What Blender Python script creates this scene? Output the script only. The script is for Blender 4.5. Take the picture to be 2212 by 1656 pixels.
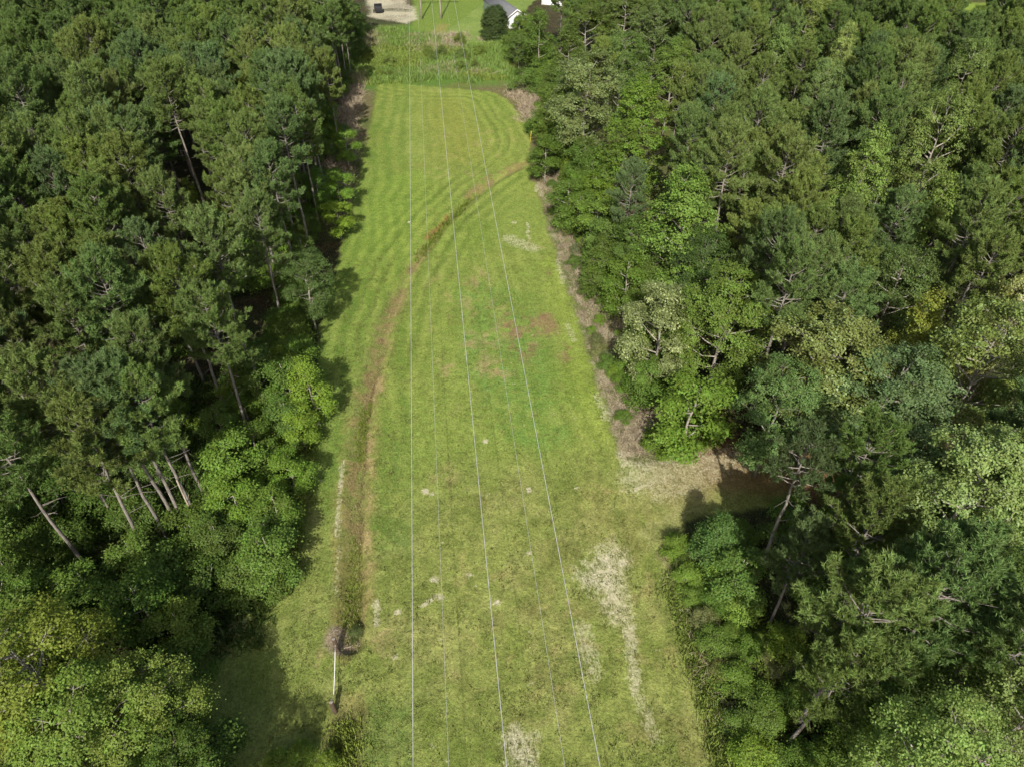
import bpy, math, random
import numpy as np
from mathutils import Vector

# ------------------------------------------------------------------ camera, world, sun, exposure
for o in list(bpy.data.objects):
    bpy.data.objects.remove(o)
SC = bpy.context.scene
COL = SC.collection
CAM_H = 46.0
TILT = math.radians(41.4)
YAW = math.radians(6.3)
SUN_EL = math.radians(40.0)
SUN_TO = math.radians(9.5)            # shadows fall this far clockwise of +Y

cam_d = bpy.data.cameras.new('camera')
cam = bpy.data.objects.new('camera', cam_d)
COL.objects.link(cam)
cam_d.sensor_width = 36.0
cam_d.lens = 36.0 * 2070.0 / 3000.0
cam_d.clip_start = 0.5
cam_d.clip_end = 4000.0
cam.location = (0, 0, CAM_H)
cam.rotation_euler = (math.pi / 2 - TILT, 0, -YAW)
SC.camera = cam

W = bpy.data.worlds.new('World')
SC.world = W
W.use_nodes = True
wn = W.node_tree
sky = wn.nodes.new('ShaderNodeTexSky')
sky.sky_type = 'NISHITA'
sky.sun_disc = False
sky.sun_elevation = SUN_EL
sky.sun_rotation = math.pi + SUN_TO
sky.dust_density = 4.0
sky.ozone_density = 0.5
bg = wn.nodes['Background']
bg.inputs['Strength'].default_value = 0.1
wn.links.new(sky.outputs[0], bg.inputs[0])

sun_d = bpy.data.lights.new('sun', 'SUN')
sun_d.energy = 4.6
sun_d.angle = math.radians(0.45)
sun_d.color = (1.0, 0.945, 0.85)
sun = bpy.data.objects.new('sun', sun_d)
COL.objects.link(sun)
ray = Vector((math.sin(SUN_TO) * math.cos(SUN_EL), math.cos(SUN_TO) * math.cos(SUN_EL), -math.sin(SUN_EL)))
sun.rotation_euler = ray.to_track_quat('-Z', 'Y').to_euler()
sun.location = (0, -50, 120)
SC.view_settings.view_transform = 'Standard'
SC.view_settings.look = 'None'
SC.view_settings.exposure = 0.52
SC.view_settings.gamma = 1.0
SC.view_settings.use_curve_mapping = False

# ------------------------------------------------------------------ helpers
rng = np.random.default_rng(11)
rnd = random.Random(5)
FPX = 2070.0 * 2212 / 3000


def G(px, py, h=0.0):
    """survey note: where the sight line through a point of the photograph meets the level h"""
    x = (px - 1106) / FPX
    y = -(py - 828) / FPX
    fy = math.cos(TILT) + y * math.sin(TILT)
    fz = -math.sin(TILT) + y * math.cos(TILT)
    t = (h - CAM_H) / fz
    r, f = x * t, fy * t
    return (r * math.cos(YAW) + f * math.sin(YAW), f * math.cos(YAW) - r * math.sin(YAW))


def P(x, y, z):
    """point of the photograph where a world point shows"""
    r = x * math.cos(YAW) - y * math.sin(YAW)
    f = x * math.sin(YAW) + y * math.cos(YAW)
    dz = z - CAM_H
    depth = f * math.cos(TILT) - dz * math.sin(TILT)
    up = f * math.sin(TILT) + dz * math.cos(TILT)
    if depth < 1:
        return (-9999, -9999)
    return (1106 + r / depth * FPX, 828 - up / depth * FPX)


def GP(lst):
    return np.array([G(*p) for p in lst])


def link(o, parent=None):
    COL.objects.link(o)
    if parent is not None:
        o.parent = parent
    return o


def tag(o, label=None, cat=None, group=None, kind=None):
    for k, v in (('label', label), ('category', cat), ('group', group), ('kind', kind)):
        if v:
            o[k] = v
    return o


def mesh_np(name, V, polys, mats=(), smooth=False, attrs=None, mat_idx=None):
    """V (n,3); polys: list of (k,m) int arrays, m = corners"""
    me = bpy.data.meshes.new(name)
    V = np.asarray(V, dtype=np.float32)
    me.vertices.add(len(V))
    me.vertices.foreach_set('co', V.ravel())
    starts, totals, idx = [], [], []
    pos = 0
    for a in polys:
        a = np.asarray(a, dtype=np.int32)
        if len(a) == 0:
            continue
        k, m = a.shape
        idx.append(a.ravel())
        starts.append(pos + np.arange(k) * m)
        totals.append(np.full(k, m))
        pos += k * m
    idx = np.concatenate(idx)
    starts = np.concatenate(starts)
    me.loops.add(len(idx))
    me.loops.foreach_set('vertex_index', idx)
    me.polygons.add(len(starts))
    me.polygons.foreach_set('loop_start', starts.astype(np.int32))
    if smooth:
        me.polygons.foreach_set('use_smooth', np.ones(len(starts), dtype=bool))
    for m in mats:
        me.materials.append(m)
    if mat_idx is not None:
        me.polygons.foreach_set('material_index', mat_idx.astype(np.int32))
    me.update(calc_edges=True)
    for k, (dom, typ, arr) in (attrs or {}).items():
        at = me.attributes.new(k, typ, dom)
        if typ == 'FLOAT':
            at.data.foreach_set('value', np.asarray(arr, dtype=np.float32).ravel())
        else:
            at.data.foreach_set('color', np.asarray(arr, dtype=np.float32).ravel())
    me.validate(verbose=False)
    return me


def obj(name, me, parent=None, loc=(0, 0, 0)):
    o = bpy.data.objects.new(name, me)
    o.location = loc
    return link(o, parent)


class MB:
    """collects quads / tris of simple solids into one mesh"""
    def __init__(s):
        s.V, s.Q, s.T = [], [], []
        s.n = 0

    def add(s, V, Q=(), T=()):
        V = np.asarray(V, float)
        if len(Q):
            s.Q.append(np.asarray(Q) + s.n)
        if len(T):
            s.T.append(np.asarray(T) + s.n)
        s.V.append(V)
        s.n += len(V)

    def tube(s, pts, rad, seg=6, cap=True):
        pts = np.asarray(pts, float)
        n = len(pts)
        rad = np.broadcast_to(rad, (n,))
        d = np.gradient(pts, axis=0)
        d /= np.linalg.norm(d, axis=1)[:, None] + 1e-9
        ref = np.where(np.abs(d[:, 2:3]) > 0.9, [[1., 0, 0]], [[0, 0, 1.]])
        a = np.cross(d, ref)
        a /= np.linalg.norm(a, axis=1)[:, None] + 1e-9
        b = np.cross(d, a)
        th = np.arange(seg) / seg * 2 * math.pi
        V = pts[:, None] + rad[:, None, None] * (np.cos(th)[None, :, None] * a[:, None] + np.sin(th)[None, :, None] * b[:, None])
        V = V.reshape(-1, 3)
        i = np.arange(n - 1)[:, None] * seg
        j = np.arange(seg)[None]
        j2 = (j + 1) % seg
        Q = np.stack([i + j, i + seg + j, i + seg + j2, i + j2], -1).reshape(-1, 4)
        T = []
        if cap:
            V = np.vstack([V, pts[0], pts[-1]])
            c0, c1 = n * seg, n * seg + 1
            for k in range(seg):
                T.append((c0, k, (k + 1) % seg))
                T.append((c1, (n - 1) * seg + (k + 1) % seg, (n - 1) * seg + k))
        s.add(V, Q, T)

    def box(s, c, half, rot=None):
        V = np.array([(x, y, z) for x in (-1, 1) for y in (-1, 1) for z in (-1, 1)], float) * half
        if rot is not None:
            V = V @ np.array(rot.to_3x3()).T
        V = V + np.asarray(c)
        Q = [(0, 1, 3, 2), (4, 6, 7, 5), (0, 4, 5, 1), (2, 3, 7, 6), (0, 2, 6, 4), (1, 5, 7, 3)]
        s.add(V, Q)

    def build(s, name, mat, parent=None, smooth=False, bevel=0, loc=(0, 0, 0)):
        me = s.mesh(name, mat, smooth)
        o = obj(name, me, parent, loc)
        if bevel:
            m = o.modifiers.new('bevel', 'BEVEL')
            m.width = bevel
            m.segments = 2
        return o

    def mesh(s, name, mat, smooth=False):
        return mesh_np(name, np.vstack(s.V), [np.vstack(s.Q) if s.Q else [], np.vstack(s.T) if s.T else []], [mat], smooth)


def lin(c):
    c = np.asarray(c, float) / 255.
    return np.where(c <= 0.04045, c / 12.92, ((c + 0.055) / 1.055) ** 2.4)


def C(r, g, b, k=1.30):
    """albedo that shows as this sRGB colour in full sun"""
    return lin((r, g, b)) / k


def rgba(c):
    return (float(c[0]), float(c[1]), float(c[2]), 1.0)


# value noise on arrays
_lat = np.random.default_rng(3).random((256, 256))


def vnoise(x, y):
    xi = np.floor(x).astype(int)
    yi = np.floor(y).astype(int)
    fx, fy = x - xi, y - yi
    fx = fx * fx * (3 - 2 * fx)
    fy = fy * fy * (3 - 2 * fy)
    a = _lat[xi & 255, yi & 255]
    b = _lat[(xi + 1) & 255, yi & 255]
    c = _lat[xi & 255, (yi + 1) & 255]
    d = _lat[(xi + 1) & 255, (yi + 1) & 255]
    return (a * (1 - fx) + b * fx) * (1 - fy) + (c * (1 - fx) + d * fx) * fy


def fbm(x, y, s, o=4, seed=0):
    t, amp, tot = 0, 1., 0
    for k in range(o):
        t = t + amp * vnoise(x * s + 17.3 * k + seed * 7.7, y * s + 5.1 * k + seed * 3.3)
        tot += amp
        amp *= 0.55
        s *= 2.03
    return t / tot


def sst(a, b, x):
    t = np.clip((x - a) / (b - a), 0, 1)
    return t * t * (3 - 2 * t)


def dist_line(X, Y, pts):
    pts = np.asarray(pts, float)
    best = np.full(X.shape, 1e9)
    for a, b in zip(pts[:-1], pts[1:]):
        d = b - a
        L = (d ** 2).sum() + 1e-9
        t = np.clip(((X - a[0]) * d[0] + (Y - a[1]) * d[1]) / L, 0, 1)
        best = np.minimum(best, np.hypot(X - a[0] - t * d[0], Y - a[1] - t * d[1]))
    return best


def inside(X, Y, pts):
    pts = np.asarray(pts, float)
    r = np.zeros(X.shape, bool)
    j = len(pts) - 1
    for i in range(len(pts)):
        xi, yi = pts[i]
        xj, yj = pts[j]
        if yi != yj:
            c = ((yi > Y) != (yj > Y)) & (X < (xj - xi) * (Y - yi) / (yj - yi) + xi)
            r ^= c
        j = i
    return r


def sdist(X, Y, pts):
    """positive inside"""
    d = dist_line(X, Y, np.vstack([pts, pts[:1]]))
    return np.where(inside(X, Y, pts), d, -d)


# ------------------------------------------------------------------ materials
def new_mat(name):
    m = bpy.data.materials.new(name)
    m.use_nodes = True
    nt = m.node_tree
    nt.nodes.clear()
    out = nt.nodes.new('ShaderNodeOutputMaterial')
    return m, nt, out


def N(nt, t, **kw):
    n = nt.nodes.new(t)
    for k, v in kw.items():
        if k.startswith('i_'):
            key = k[2:]
            n.inputs[int(key) if key.isdigit() else key].default_value = v
        else:
            setattr(n, k, v)
    return n


def leaf_mat(name, trans=0.25, rough=0.5, spec=0.35, pale=None, var=0.55, fixed=None, hue=(.455, .497)):
    m, nt, out = new_mat(name)
    L = nt.links.new
    oi = N(nt, 'ShaderNodeObjectInfo')
    at = N(nt, 'ShaderNodeAttribute', attribute_name='rnd')
    tc = N(nt, 'ShaderNodeTexCoord')
    no = N(nt, 'ShaderNodeTexNoise', i_Scale=0.9, i_Detail=2.0)
    L(tc.outputs['Object'], no.inputs['Vector'])
    add = N(nt, 'ShaderNodeMath', operation='ADD')
    L(at.outputs['Fac'], add.inputs[0])
    L(no.outputs['Fac'], add.inputs[1])
    mr = N(nt, 'ShaderNodeMapRange')
    mr.inputs[1].default_value = 0.2
    mr.inputs[2].default_value = 1.8
    mr.inputs[3].default_value = 1 - var
    mr.inputs[4].default_value = 1 + var
    L(add.outputs[0], mr.inputs[0])
    mul = N(nt, 'ShaderNodeVectorMath', operation='SCALE')
    if fixed is None:
        L(oi.outputs['Color'], mul.inputs[0])
    else:
        mul.inputs[0].default_value = fixed
    L(mr.outputs[0], mul.inputs['Scale'])
    hs = N(nt, 'ShaderNodeHueSaturation')
    L(mul.outputs[0], hs.inputs['Color'])
    hr = N(nt, 'ShaderNodeMapRange')
    hr.inputs[3].default_value = hue[0]
    hr.inputs[4].default_value = hue[1]
    L(at.outputs['Fac'], hr.inputs[0])
    L(hr.outputs[0], hs.inputs['Hue'])
    col = hs.outputs[0]
    if pale is not None:
        th = N(nt, 'ShaderNodeMath', operation='GREATER_THAN')
        th.inputs[1].default_value = pale[3]
        L(at.outputs['Fac'], th.inputs[0])
        mx = N(nt, 'ShaderNodeMix', data_type='RGBA')
        mx.inputs[7].default_value = (*pale[:3], 1)
        L(th.outputs[0], mx.inputs[0])
        L(col, mx.inputs[6])
        col = mx.outputs[2]
    pb = N(nt, 'ShaderNodeBsdfPrincipled')
    pb.inputs['Roughness'].default_value = rough
    pb.inputs['Specular IOR Level'].default_value = spec
    L(col, pb.inputs['Base Color'])
    tr = N(nt, 'ShaderNodeBsdfTranslucent')
    g2 = N(nt, 'ShaderNodeVectorMath', operation='MULTIPLY')
    g2.inputs[1].default_value = (1.15, 1.3, 0.5)
    L(col, g2.inputs[0])
    L(g2.outputs[0], tr.inputs['Color'])
    ms = N(nt, 'ShaderNodeMixShader')
    ms.inputs[0].default_value = trans
    L(pb.outputs[0], ms.inputs[1])
    L(tr.outputs[0], ms.inputs[2])
    L(ms.outputs[0], out.inputs[0])
    return m


def noise_mat(name, c1, c2, scale=6., rough=0.85, stretch=(1, 1, 1), bump=0.3, detail=5., spec=0.3):
    m, nt, out = new_mat(name)
    L = nt.links.new
    tc = N(nt, 'ShaderNodeTexCoord')
    mp = N(nt, 'ShaderNodeMapping')
    mp.inputs['Scale'].default_value = stretch
    no = N(nt, 'ShaderNodeTexNoise', i_Scale=scale, i_Detail=detail)
    L(tc.outputs['Object'], mp.inputs[0])
    L(mp.outputs[0], no.inputs['Vector'])
    cr = N(nt, 'ShaderNodeValToRGB')
    cr.color_ramp.elements[0].position = 0.3
    cr.color_ramp.elements[1].position = 0.7
    cr.color_ramp.elements[0].color = rgba(c1)
    cr.color_ramp.elements[1].color = rgba(c2)
    L(no.outputs['Fac'], cr.inputs[0])
    pb = N(nt, 'ShaderNodeBsdfPrincipled')
    pb.inputs['Roughness'].default_value = rough
    pb.inputs['Specular IOR Level'].default_value = spec
    L(cr.outputs[0], pb.inputs['Base Color'])
    if bump:
        bp = N(nt, 'ShaderNodeBump', i_Strength=bump, i_Distance=0.05)
        L(no.outputs['Fac'], bp.inputs['Height'])
        L(bp.outputs[0], pb.inputs['Normal'])
    L(pb.outputs[0], out.inputs[0])
    return m


M = {}
M['needle'] = leaf_mat('pine_needle', trans=0.25, rough=0.6, spec=0.18, var=0.5, hue=(.467, .502))
M['leaf'] = leaf_mat('leaf', trans=0.3, rough=0.55, spec=0.22, var=0.55)
M['pale_leaf'] = leaf_mat('pale_leaf', trans=0.22, rough=0.5, spec=0.3, pale=(.22, .30, .12, .8), var=0.45)
M['blossom'] = leaf_mat('blossom_leaf', trans=0.2, rough=0.5, spec=0.35, pale=(.33, .37, .16, .74), var=0.4)
M['pine_bark'] = noise_mat('pine_bark', (.11, .10, .088), (.26, .235, .205), 9, stretch=(1, 1, .25), bump=0.6)
M['grey_bark'] = noise_mat('grey_bark', (.17, .155, .13), (.36, .33, .28), 7, stretch=(1, 1, .3), bump=0.4)
M['dead_wood'] = noise_mat('dead_wood', (.2, .17, .13), (.42, .36, .28), 6, stretch=(1, 1, .3), bump=0.4)
M['post_wood'] = noise_mat('post_wood', (.05, .036, .026), (.12, .085, .06), 14, stretch=(1, 1, .12), bump=0.6)
M['pole_wood'] = noise_mat('pole_wood', (.15, .13, .11), (.30, .27, .23), 8, stretch=(1, 1, .1), bump=0.3)
M['white_cable'] = noise_mat('white_cable', (.72, .72, .70), (.8, .8, .78), 8, rough=.5, bump=0)
M['wire_metal'] = noise_mat('wire_metal', (.30, .31, .32), (.50, .51, .52), 3, rough=.45, bump=0)
M['steel'] = noise_mat('steel', (.28, .28, .28), (.42, .42, .42), 6, rough=.5, bump=0)
M['black_steel'] = noise_mat('black_steel', (.012, .013, .015), (.03, .03, .034), 5, rough=.6, bump=0.1)
M['rubber'] = noise_mat('rubber', (.012, .012, .012), (.025, .025, .025), 12, rough=.9, bump=0.1)
M['white_siding'] = noise_mat('white_siding', (.72, .73, .74), (.82, .82, .83), 2, rough=.6, bump=0, stretch=(.3, .3, 6))
M['shingle'] = noise_mat('shingle', (.085, .09, .1), (.15, .155, .165), 7, rough=.9, bump=.2)
M['glass'] = noise_mat('window_glass', (.02, .03, .04), (.05, .06, .07), 2, rough=.1, bump=0, spec=.8)
M['stone'] = noise_mat('pale_stone', (.35, .33, .29), (.62, .6, .55), 3, bump=.4)
M['yellow'] = noise_mat('yellow_plastic', (.62, .5, .06), (.7, .58, .1), 3, rough=.5, bump=0)
M['insulator'] = noise_mat('insulator', (.08, .05, .04), (.14, .09, .07), 5, rough=.3, bump=0)
M['weed'] = leaf_mat('weed', trans=0.25, rough=0.6, spec=0.2, var=0.5)
M['twig'] = noise_mat('twig', C(128, 114, 94), C(196, 182, 156), 1.3, bump=0)

# ------------------------------------------------------------------ ground
DITCH = GP([(1143, 350), (1110, 366), (1075, 385), (1045, 405), (1015, 430), (985, 462), (955, 492), (925, 530), (897, 568), (870, 615), (850, 660),
            (832, 710), (815, 770), (805, 820), (795, 860), (786, 910), (781, 960), (776, 1020), (772, 1080), (769, 1150), (766, 1220), (763, 1290), (760, 1340), (758, 1383)])
DITCH2 = GP([(756, 1530), (748, 1570), (742, 1610), (735, 1660), (728, 1720)])
LOOP = GP([(815, 178), (870, 190), (960, 192), (1030, 196), (1070, 212), (1092, 240), (1112, 275), (1126, 305), (1118, 335), (1085, 362), (1040, 392), (1000, 425), (955, 465),
           (915, 515), (880, 570), (845, 640), (822, 710), (800, 790), (780, 860), (765, 950)])
L_EDGE = -13.2
R_EDGE = 14.3


def axis(fine0, fine1, step, out0, out1):
    a = list(np.arange(fine0, fine1 + 1e-6, step))
    s, v = step, fine1
    while v < out1:
        s = min(s * 1.22, 150)
        v += s
        a.append(v)
    s, v = step, fine0
    b = []
    while v > out0:
        s = min(s * 1.22, 150)
        v -= s
        b.append(v)
    return np.array(b[::-1] + a)


xs = axis(-26, 27, 0.2, -1600, 1600)
ya = np.arange(11, 62, 0.2)
yb = np.arange(62, 205, 0.36)
ys = np.concatenate([axis(11, 11.4, 0.2, -900, 11)[:-3], ya, yb, axis(205, 205.4, 0.4, 205, 2600)[1:]])
ys = np.unique(np.round(ys, 3))
X, Y = np.meshgrid(xs, ys, indexing='ij')
wx = X + (fbm(X, Y, .35, 3, 1) - .5) * 1.6
wy = Y + (fbm(X, Y, .35, 3, 2) - .5) * 1.6
n1 = fbm(X, Y, .06, 4, 3)
n2 = fbm(X, Y, .22, 4, 4)
n3 = fbm(X, Y, .9, 3, 5)
n4 = fbm(X, Y, 2.4, 2, 6)


def mixc(col, c, m):
    return col + (np.asarray(c) - col) * m[..., None]


col = np.zeros(X.shape + (3,)) + C(126, 146, 68)
col = mixc(col, C(142, 157, 78), sst(.45, .75, n2))
col = mixc(col, C(110, 136, 54), sst(.5, .68, n1) * .7)
col = mixc(col, C(140, 146, 72), sst(.52, .75, fbm(X, Y, .12, 4, 9)) * .5)
# top plot: olive brown middle
d = dist_line(wx, wy, GP([(965, 220), (1000, 300), (1000, 330)]))
col = mixc(col, C(138, 144, 66), sst(8, 1, d) * .7)
# bright yellow green belt left of the ditch
d = dist_line(wx, wy, GP([(870, 400), (830, 520), (790, 600)]))
col = mixc(col, C(130, 158, 62), sst(8, 1, d) * .7)
# left strip deeper green
col = mixc(col, C(112, 140, 62), sst(-6, -9, wx) * sst(80, 60, wy) * .7)
# lush emerald field
em = sdist(wx, wy, GP([(985, 620), (1060, 600), (1150, 640), (1190, 740), (1215, 860), (1235, 950), (1160, 990), (1090, 960), (1040, 900), (1010, 820), (985, 740)]))
col = mixc(col, C(106, 143, 64), sst(-1.2, 1.6, em) * (.3 + .5 * sst(.35, .6, n3)))
# bright lime band on the right edge
d = dist_line(wx, wy, GP([(1190, 560), (1225, 700), (1260, 820), (1300, 930)]))
col = mixc(col, C(144, 164, 70), sst(2.4, .3, d) * .5)
# lower field: olive, dry
lo = sst(44, 36, wy)
col = mixc(col, C(134, 143, 76), lo * .75)
col = mixc(col, C(156, 154, 98), lo * sst(.5, .72, fbm(X, Y, .28, 4, 12)) * .5)
col = mixc(col, C(108, 130, 56), lo * sst(.55, .75, fbm(X, Y, .2, 4, 13)) * .55)
# right hand junction
d = dist_line(wx, wy, GP([(1300, 1120), (1420, 1080), (1540, 1040)]))
col = mixc(col, C(148, 148, 86), sst(5, 1, d) * .7)
# darker green mown blocks
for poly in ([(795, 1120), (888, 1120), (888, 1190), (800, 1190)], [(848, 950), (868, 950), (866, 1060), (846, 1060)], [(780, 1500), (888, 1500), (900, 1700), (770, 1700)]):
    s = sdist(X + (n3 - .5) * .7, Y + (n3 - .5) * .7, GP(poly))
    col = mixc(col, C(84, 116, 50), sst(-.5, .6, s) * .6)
# mowing lines follow the plot edge
dl = dist_line(X + (n2 - .5) * 1.1, Y + (n2 - .5) * 1.1, LOOP)
st = np.clip(np.sin((dl + (n1 - .5) * 1.5) * 2 * math.pi / 1.7) * .5 + .5 + (n3 - .5) * .9, 0, 1) * (.45 + 1.1 * vnoise(dl / 1.7, dl * 0 + .5))
amp = sst(11, 2, dl) * sst(.3, .55, n1 + .1) * sst(44, 58, Y)
col = mixc(col, C(92, 118, 44), st * amp * .62)
col = mixc(col, C(160, 176, 86), (1 - st) * amp * .32)
st2 = np.clip(np.sin((X + (n1 - .5) * 5.0 + (n2 - .5) * .8) * 2 * math.pi / 1.9) * .5 + .5 + (n3 - .5) * .8, 0, 1)
amp2 = sst(-3, -5, X) * sst(-14, -12, X)
col = mixc(col, C(94, 124, 48), st2 * amp2 * sst(20, 40, Y) * .6)
st3 = np.sin((X + (n1 - .5) * 3.0) * 2 * math.pi / 1.9) * .5 + .5
col = mixc(col, C(96, 120, 46), st3 * sst(-5, -2, X) * sst(.4, .6, n2) * .38)
# tan thatch patches
pt = .5 * sst(.64, .74, fbm(wx, wy, .8, 3, 20)) * sst(.48, .6, fbm(X, Y, .1, 3, 21)) * sst(2, 6, X + 6)
col = mixc(col, C(168, 150, 104), pt * .75)
for px, py, r, a in ((1030, 600, 1.6, .8), (1070, 722, 1.5, .9), (1015, 738, 1.4, .8), (1050, 790, 1.5, .8), (1080, 800, 1.3, .8), (1010, 660, 1.2, .7),
                     (1120, 715, 1.5, 1), (1130, 745, 1.6, 1), (1182, 700, 1.5, 1), (1172, 690, 1.2, 1), (1150, 690, 1.1, .8), (1108, 690, 1.4, .9), (1215, 765, 1., .8), (960, 790, 1., .7),
                     (820, 1395, .9, .8), (695, 1432, .7, .8), (1180, 590, .9, .6), (960, 1030, 1.5, .5)):
    gx, gy = G(px, py)
    d = np.hypot((wx - gx) * 1.0, (wy - gy) * .62) + (n4 - .5) * 1.2
    c_ = C(138, 112, 86) if px > 1100 and py < 800 else C(166, 146, 108)
    col = mixc(col, c_, sst(r * 1.3, r * .2, d) * a * sst(.42, .58, fbm(X, Y, 1.0, 4, 81)) * .85)

for off in (1.9, 3.5):
    rut = np.abs(dl - off - (n2 - .5) * .5)
    col = mixc(col, C(96, 108, 50), sst(.26, .05, rut) * sst(.42, .6, fbm(X, Y, .3, 3, 88)) * sst(30, 40, Y) * .6)
d = dist_line(wx, wy, GP([(1330, 1200), (1380, 1120), (1480, 1050), (1540, 1010)]))
col = mixc(col, C(168, 166, 112), sst(4.0, .8, d) * sst(.38, .6, fbm(X, Y, .5, 4, 89)) * .6)
d = dist_line(wx, wy, GP([(750, 1470), (900, 1400), (1050, 1260), (1250, 1160), (1400, 1080)]))
col = mixc(col, C(160, 162, 100), sst(2.6, .6, d) * sst(.4, .6, fbm(X, Y, .5, 4, 90)) * .5)
m1 = fbm(X, Y, 1.1, 4, 41)
col = mixc(col, C(98, 114, 50), sst(.52, .68, m1) * (.2 + .28 * lo))
col = mixc(col, C(146, 158, 84), sst(.46, .34, m1) * (.2 + .3 * lo))
m2 = sst(.56, .72, fbm(X, Y, .45, 4, 43)) * lo * sst(-4, 0, X)
col = mixc(col, C(112, 110, 62), m2 * .35)
# ditch
dd = dist_line(X + (n2 - .5) * 1.2, Y + (n2 - .5) * 1.2, DITCH) + sst(50, 75, Y) * .5 + (n4 - .5) * .7
along = Y
low = sst(62, 52, Y)
wob_ = fbm(X, Y, .7, 3, 51) - .5
col = mixc(col, C(138, 132, 78), sst(2.2, 1.0, dd) * (.15 + .6 * sst(.42, .6, n3)) * low)
col = mixc(col, C(166, 152, 102), sst(1.6, .5, dd) * (.2 + .7 * sst(.42, .58, n3)) * (1 - .3 * low))
d_r = dist_line(X + wob_ * .9, Y, DITCH + [.75, 0])
col = mixc(col, C(180, 162, 116), sst(.55, .1, d_r) * low * (.15 + .75 * sst(.42, .58, n3)) * (.5 + .5 * sst(.4, .55, n4)))
d_r = dist_line(X + wob_ * .7, Y, DITCH + [.3, 0])
col = mixc(col, C(84, 74, 48), sst(.22, .02, d_r) * low * .8)
near = sst(36, 30, Y)
col = mixc(col, C(118, 124, 58), sst(1.5, .7, dd) * near * .6)
core = sst(.65, .25, dist_line(X + (n3 - .5) * .5, Y + (n3 - .5) * .5, DITCH - [0.15, 0]))
greenpart = np.maximum(sst(50, 47, Y) * sst(44, 46.5, Y), np.maximum(near, sst(76, 80, Y) * sst(96, 92, Y)))
col = mixc(col, C(112, 134, 48), core * greenpart * .75)
col = mixc(col, C(110, 96, 64), core * (1 - greenpart) * .5 * sst(.4, .6, n3))
rd = dist_line(wx, wy, GP([(1140, 345), (1090, 368), (1040, 395), (1005, 425)]))
col = mixc(col, C(138, 112, 84), sst(1.0, .3, rd) * .5 * sst(.38, .55, n3))
rd = dist_line(wx, wy, GP([(965, 468), (945, 492), (925, 515)]))
col = mixc(col, C(140, 88, 62), sst(.6, .15, rd) * .6)
dd2 = dist_line(wx, wy, DITCH2)
col = mixc(col, C(118, 112, 70), sst(1.8, .8, dd2) * .75)
gx, gy = G(738, 1378)
col = mixc(col, C(158, 142, 122), sst(1.5, .9, np.hypot(X - gx, (Y - gy)) + (n3 - .5) * .8) * .9)
# dark gritty line right of the ditch
# sand
sand = np.zeros_like(X)
big = sdist(wx * .5 + X * .5 + (n4 - .5) * .9, wy * .5 + Y * .5 + (n3 - .5) * 1.2, GP([(1250, 1245), (1275, 1205), (1300, 1185), (1325, 1178), (1350, 1200), (1345, 1245), (1352, 1300), (1358, 1332), (1322, 1325), (1302, 1295), (1275, 1270)]))
sand = np.maximum(sand, sst(-1.9, 1.5, big) * (.85 + .6 * (n4 - .5)))
for line, w, a in (([(1348, 1310), (1362, 1370), (1367, 1430), (1374, 1480)], .6, .62), ([(1374, 1480), (1390, 1530), (1412, 1590)], .7, .42),
                   ([(1258, 1355), (1272, 1400), (1280, 1450)], 1.0, .46), ([(1290, 1190), (1322, 1170)], .9, .45), ([(1262, 1240), (1240, 1250)], .6, .4), ([(1115, 1590), (1130, 1625), (1138, 1680)], 1.1, .72), ([(1155, 1590), (1105, 1640)], .9, .4),
                   ([(742, 1000), (736, 1060), (730, 1120), (727, 1160)], .32, .62), ([(734, 1180), (728, 1230), (724, 1290)], .3, .4),
                   ([(910, 1308), (945, 1285)], .22, .8), ([(1375, 1035), (1440, 1015), (1500, 1000), (1570, 990), (1620, 990)], 2.4, .5), ([(1420, 1065), (1500, 1040), (1560, 1010)], 1.6, .42),
                   ([(1340, 980), (1352, 1000), (1400, 1010)], .7, .58), ([(1368, 1058), (1412, 1040)], .35, .72), ([(405, 1400), (435, 1388)], .5, .7), ([(430, 1400), (520, 1350)], .9, .45),
                   ([(1168, 398), (1170, 420)], .6, .6), ([(1225, 700), (1240, 735)], .5, .45), ([(1290, 855), (1310, 905)], .55, .5), ([(812, 1300), (815, 1345)], .35, .72),
                   ([(1100, 515), (1150, 535)], 1.5, .52), ([(1140, 480), (1142, 515)], .3, .6), ([(640, 1645), (690, 1640)], .8, .45),
                   ([(1204, 560), (1216, 610)], .5, .5), ([(1163, 395), (1158, 412)], .5, .6)):
    d = dist_line(X + (n4 - .5) * .5, Y + (n4 - .5) * .5, GP(line))
    sand = np.maximum(sand, sst(w * 1.25, w * .25, d) * a)
for px, py, r in ((938, 1250, .42), (955, 1288, .4), (918, 1058, .42), (935, 1064, .3), (1050, 950, .5), (860, 1318, .32), (1143, 1056, .4), (1345, 1215, .5), (1015, 1238, .3),
                  (1140, 1190, .3), (1248, 1052, .3), (660, 1076, .25), (694, 1038, .25), (1110, 480, .6), (1290, 1245, .6), (855, 1415, .25), (1072, 1300, .3), (685, 548, .4), (885, 482, .35)):
    gx, gy = G(px, py)
    d = np.hypot(X - gx, Y - gy) + (n4 - .5) * .5
    sand = np.maximum(sand, sst(r, r * .3, d) * .9)
for k in range(150):
    gx, gy = rng.uniform(-3, 13), rng.uniform(16, 60)
    r = rng.uniform(.08, .25)
    i0, i1 = np.searchsorted(xs, gx - 1), np.searchsorted(xs, gx + 1)
    j0, j1 = np.searchsorted(ys, gy - 1), np.searchsorted(ys, gy + 1)
    d = np.hypot(X[i0:i1, j0:j1] - gx, Y[i0:i1, j0:j1] - gy) + (n4[i0:i1, j0:j1] - .5) * .4
    sand[i0:i1, j0:j1] = np.maximum(sand[i0:i1, j0:j1], sst(r, 0, d) * rng.uniform(.3, .7))

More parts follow.
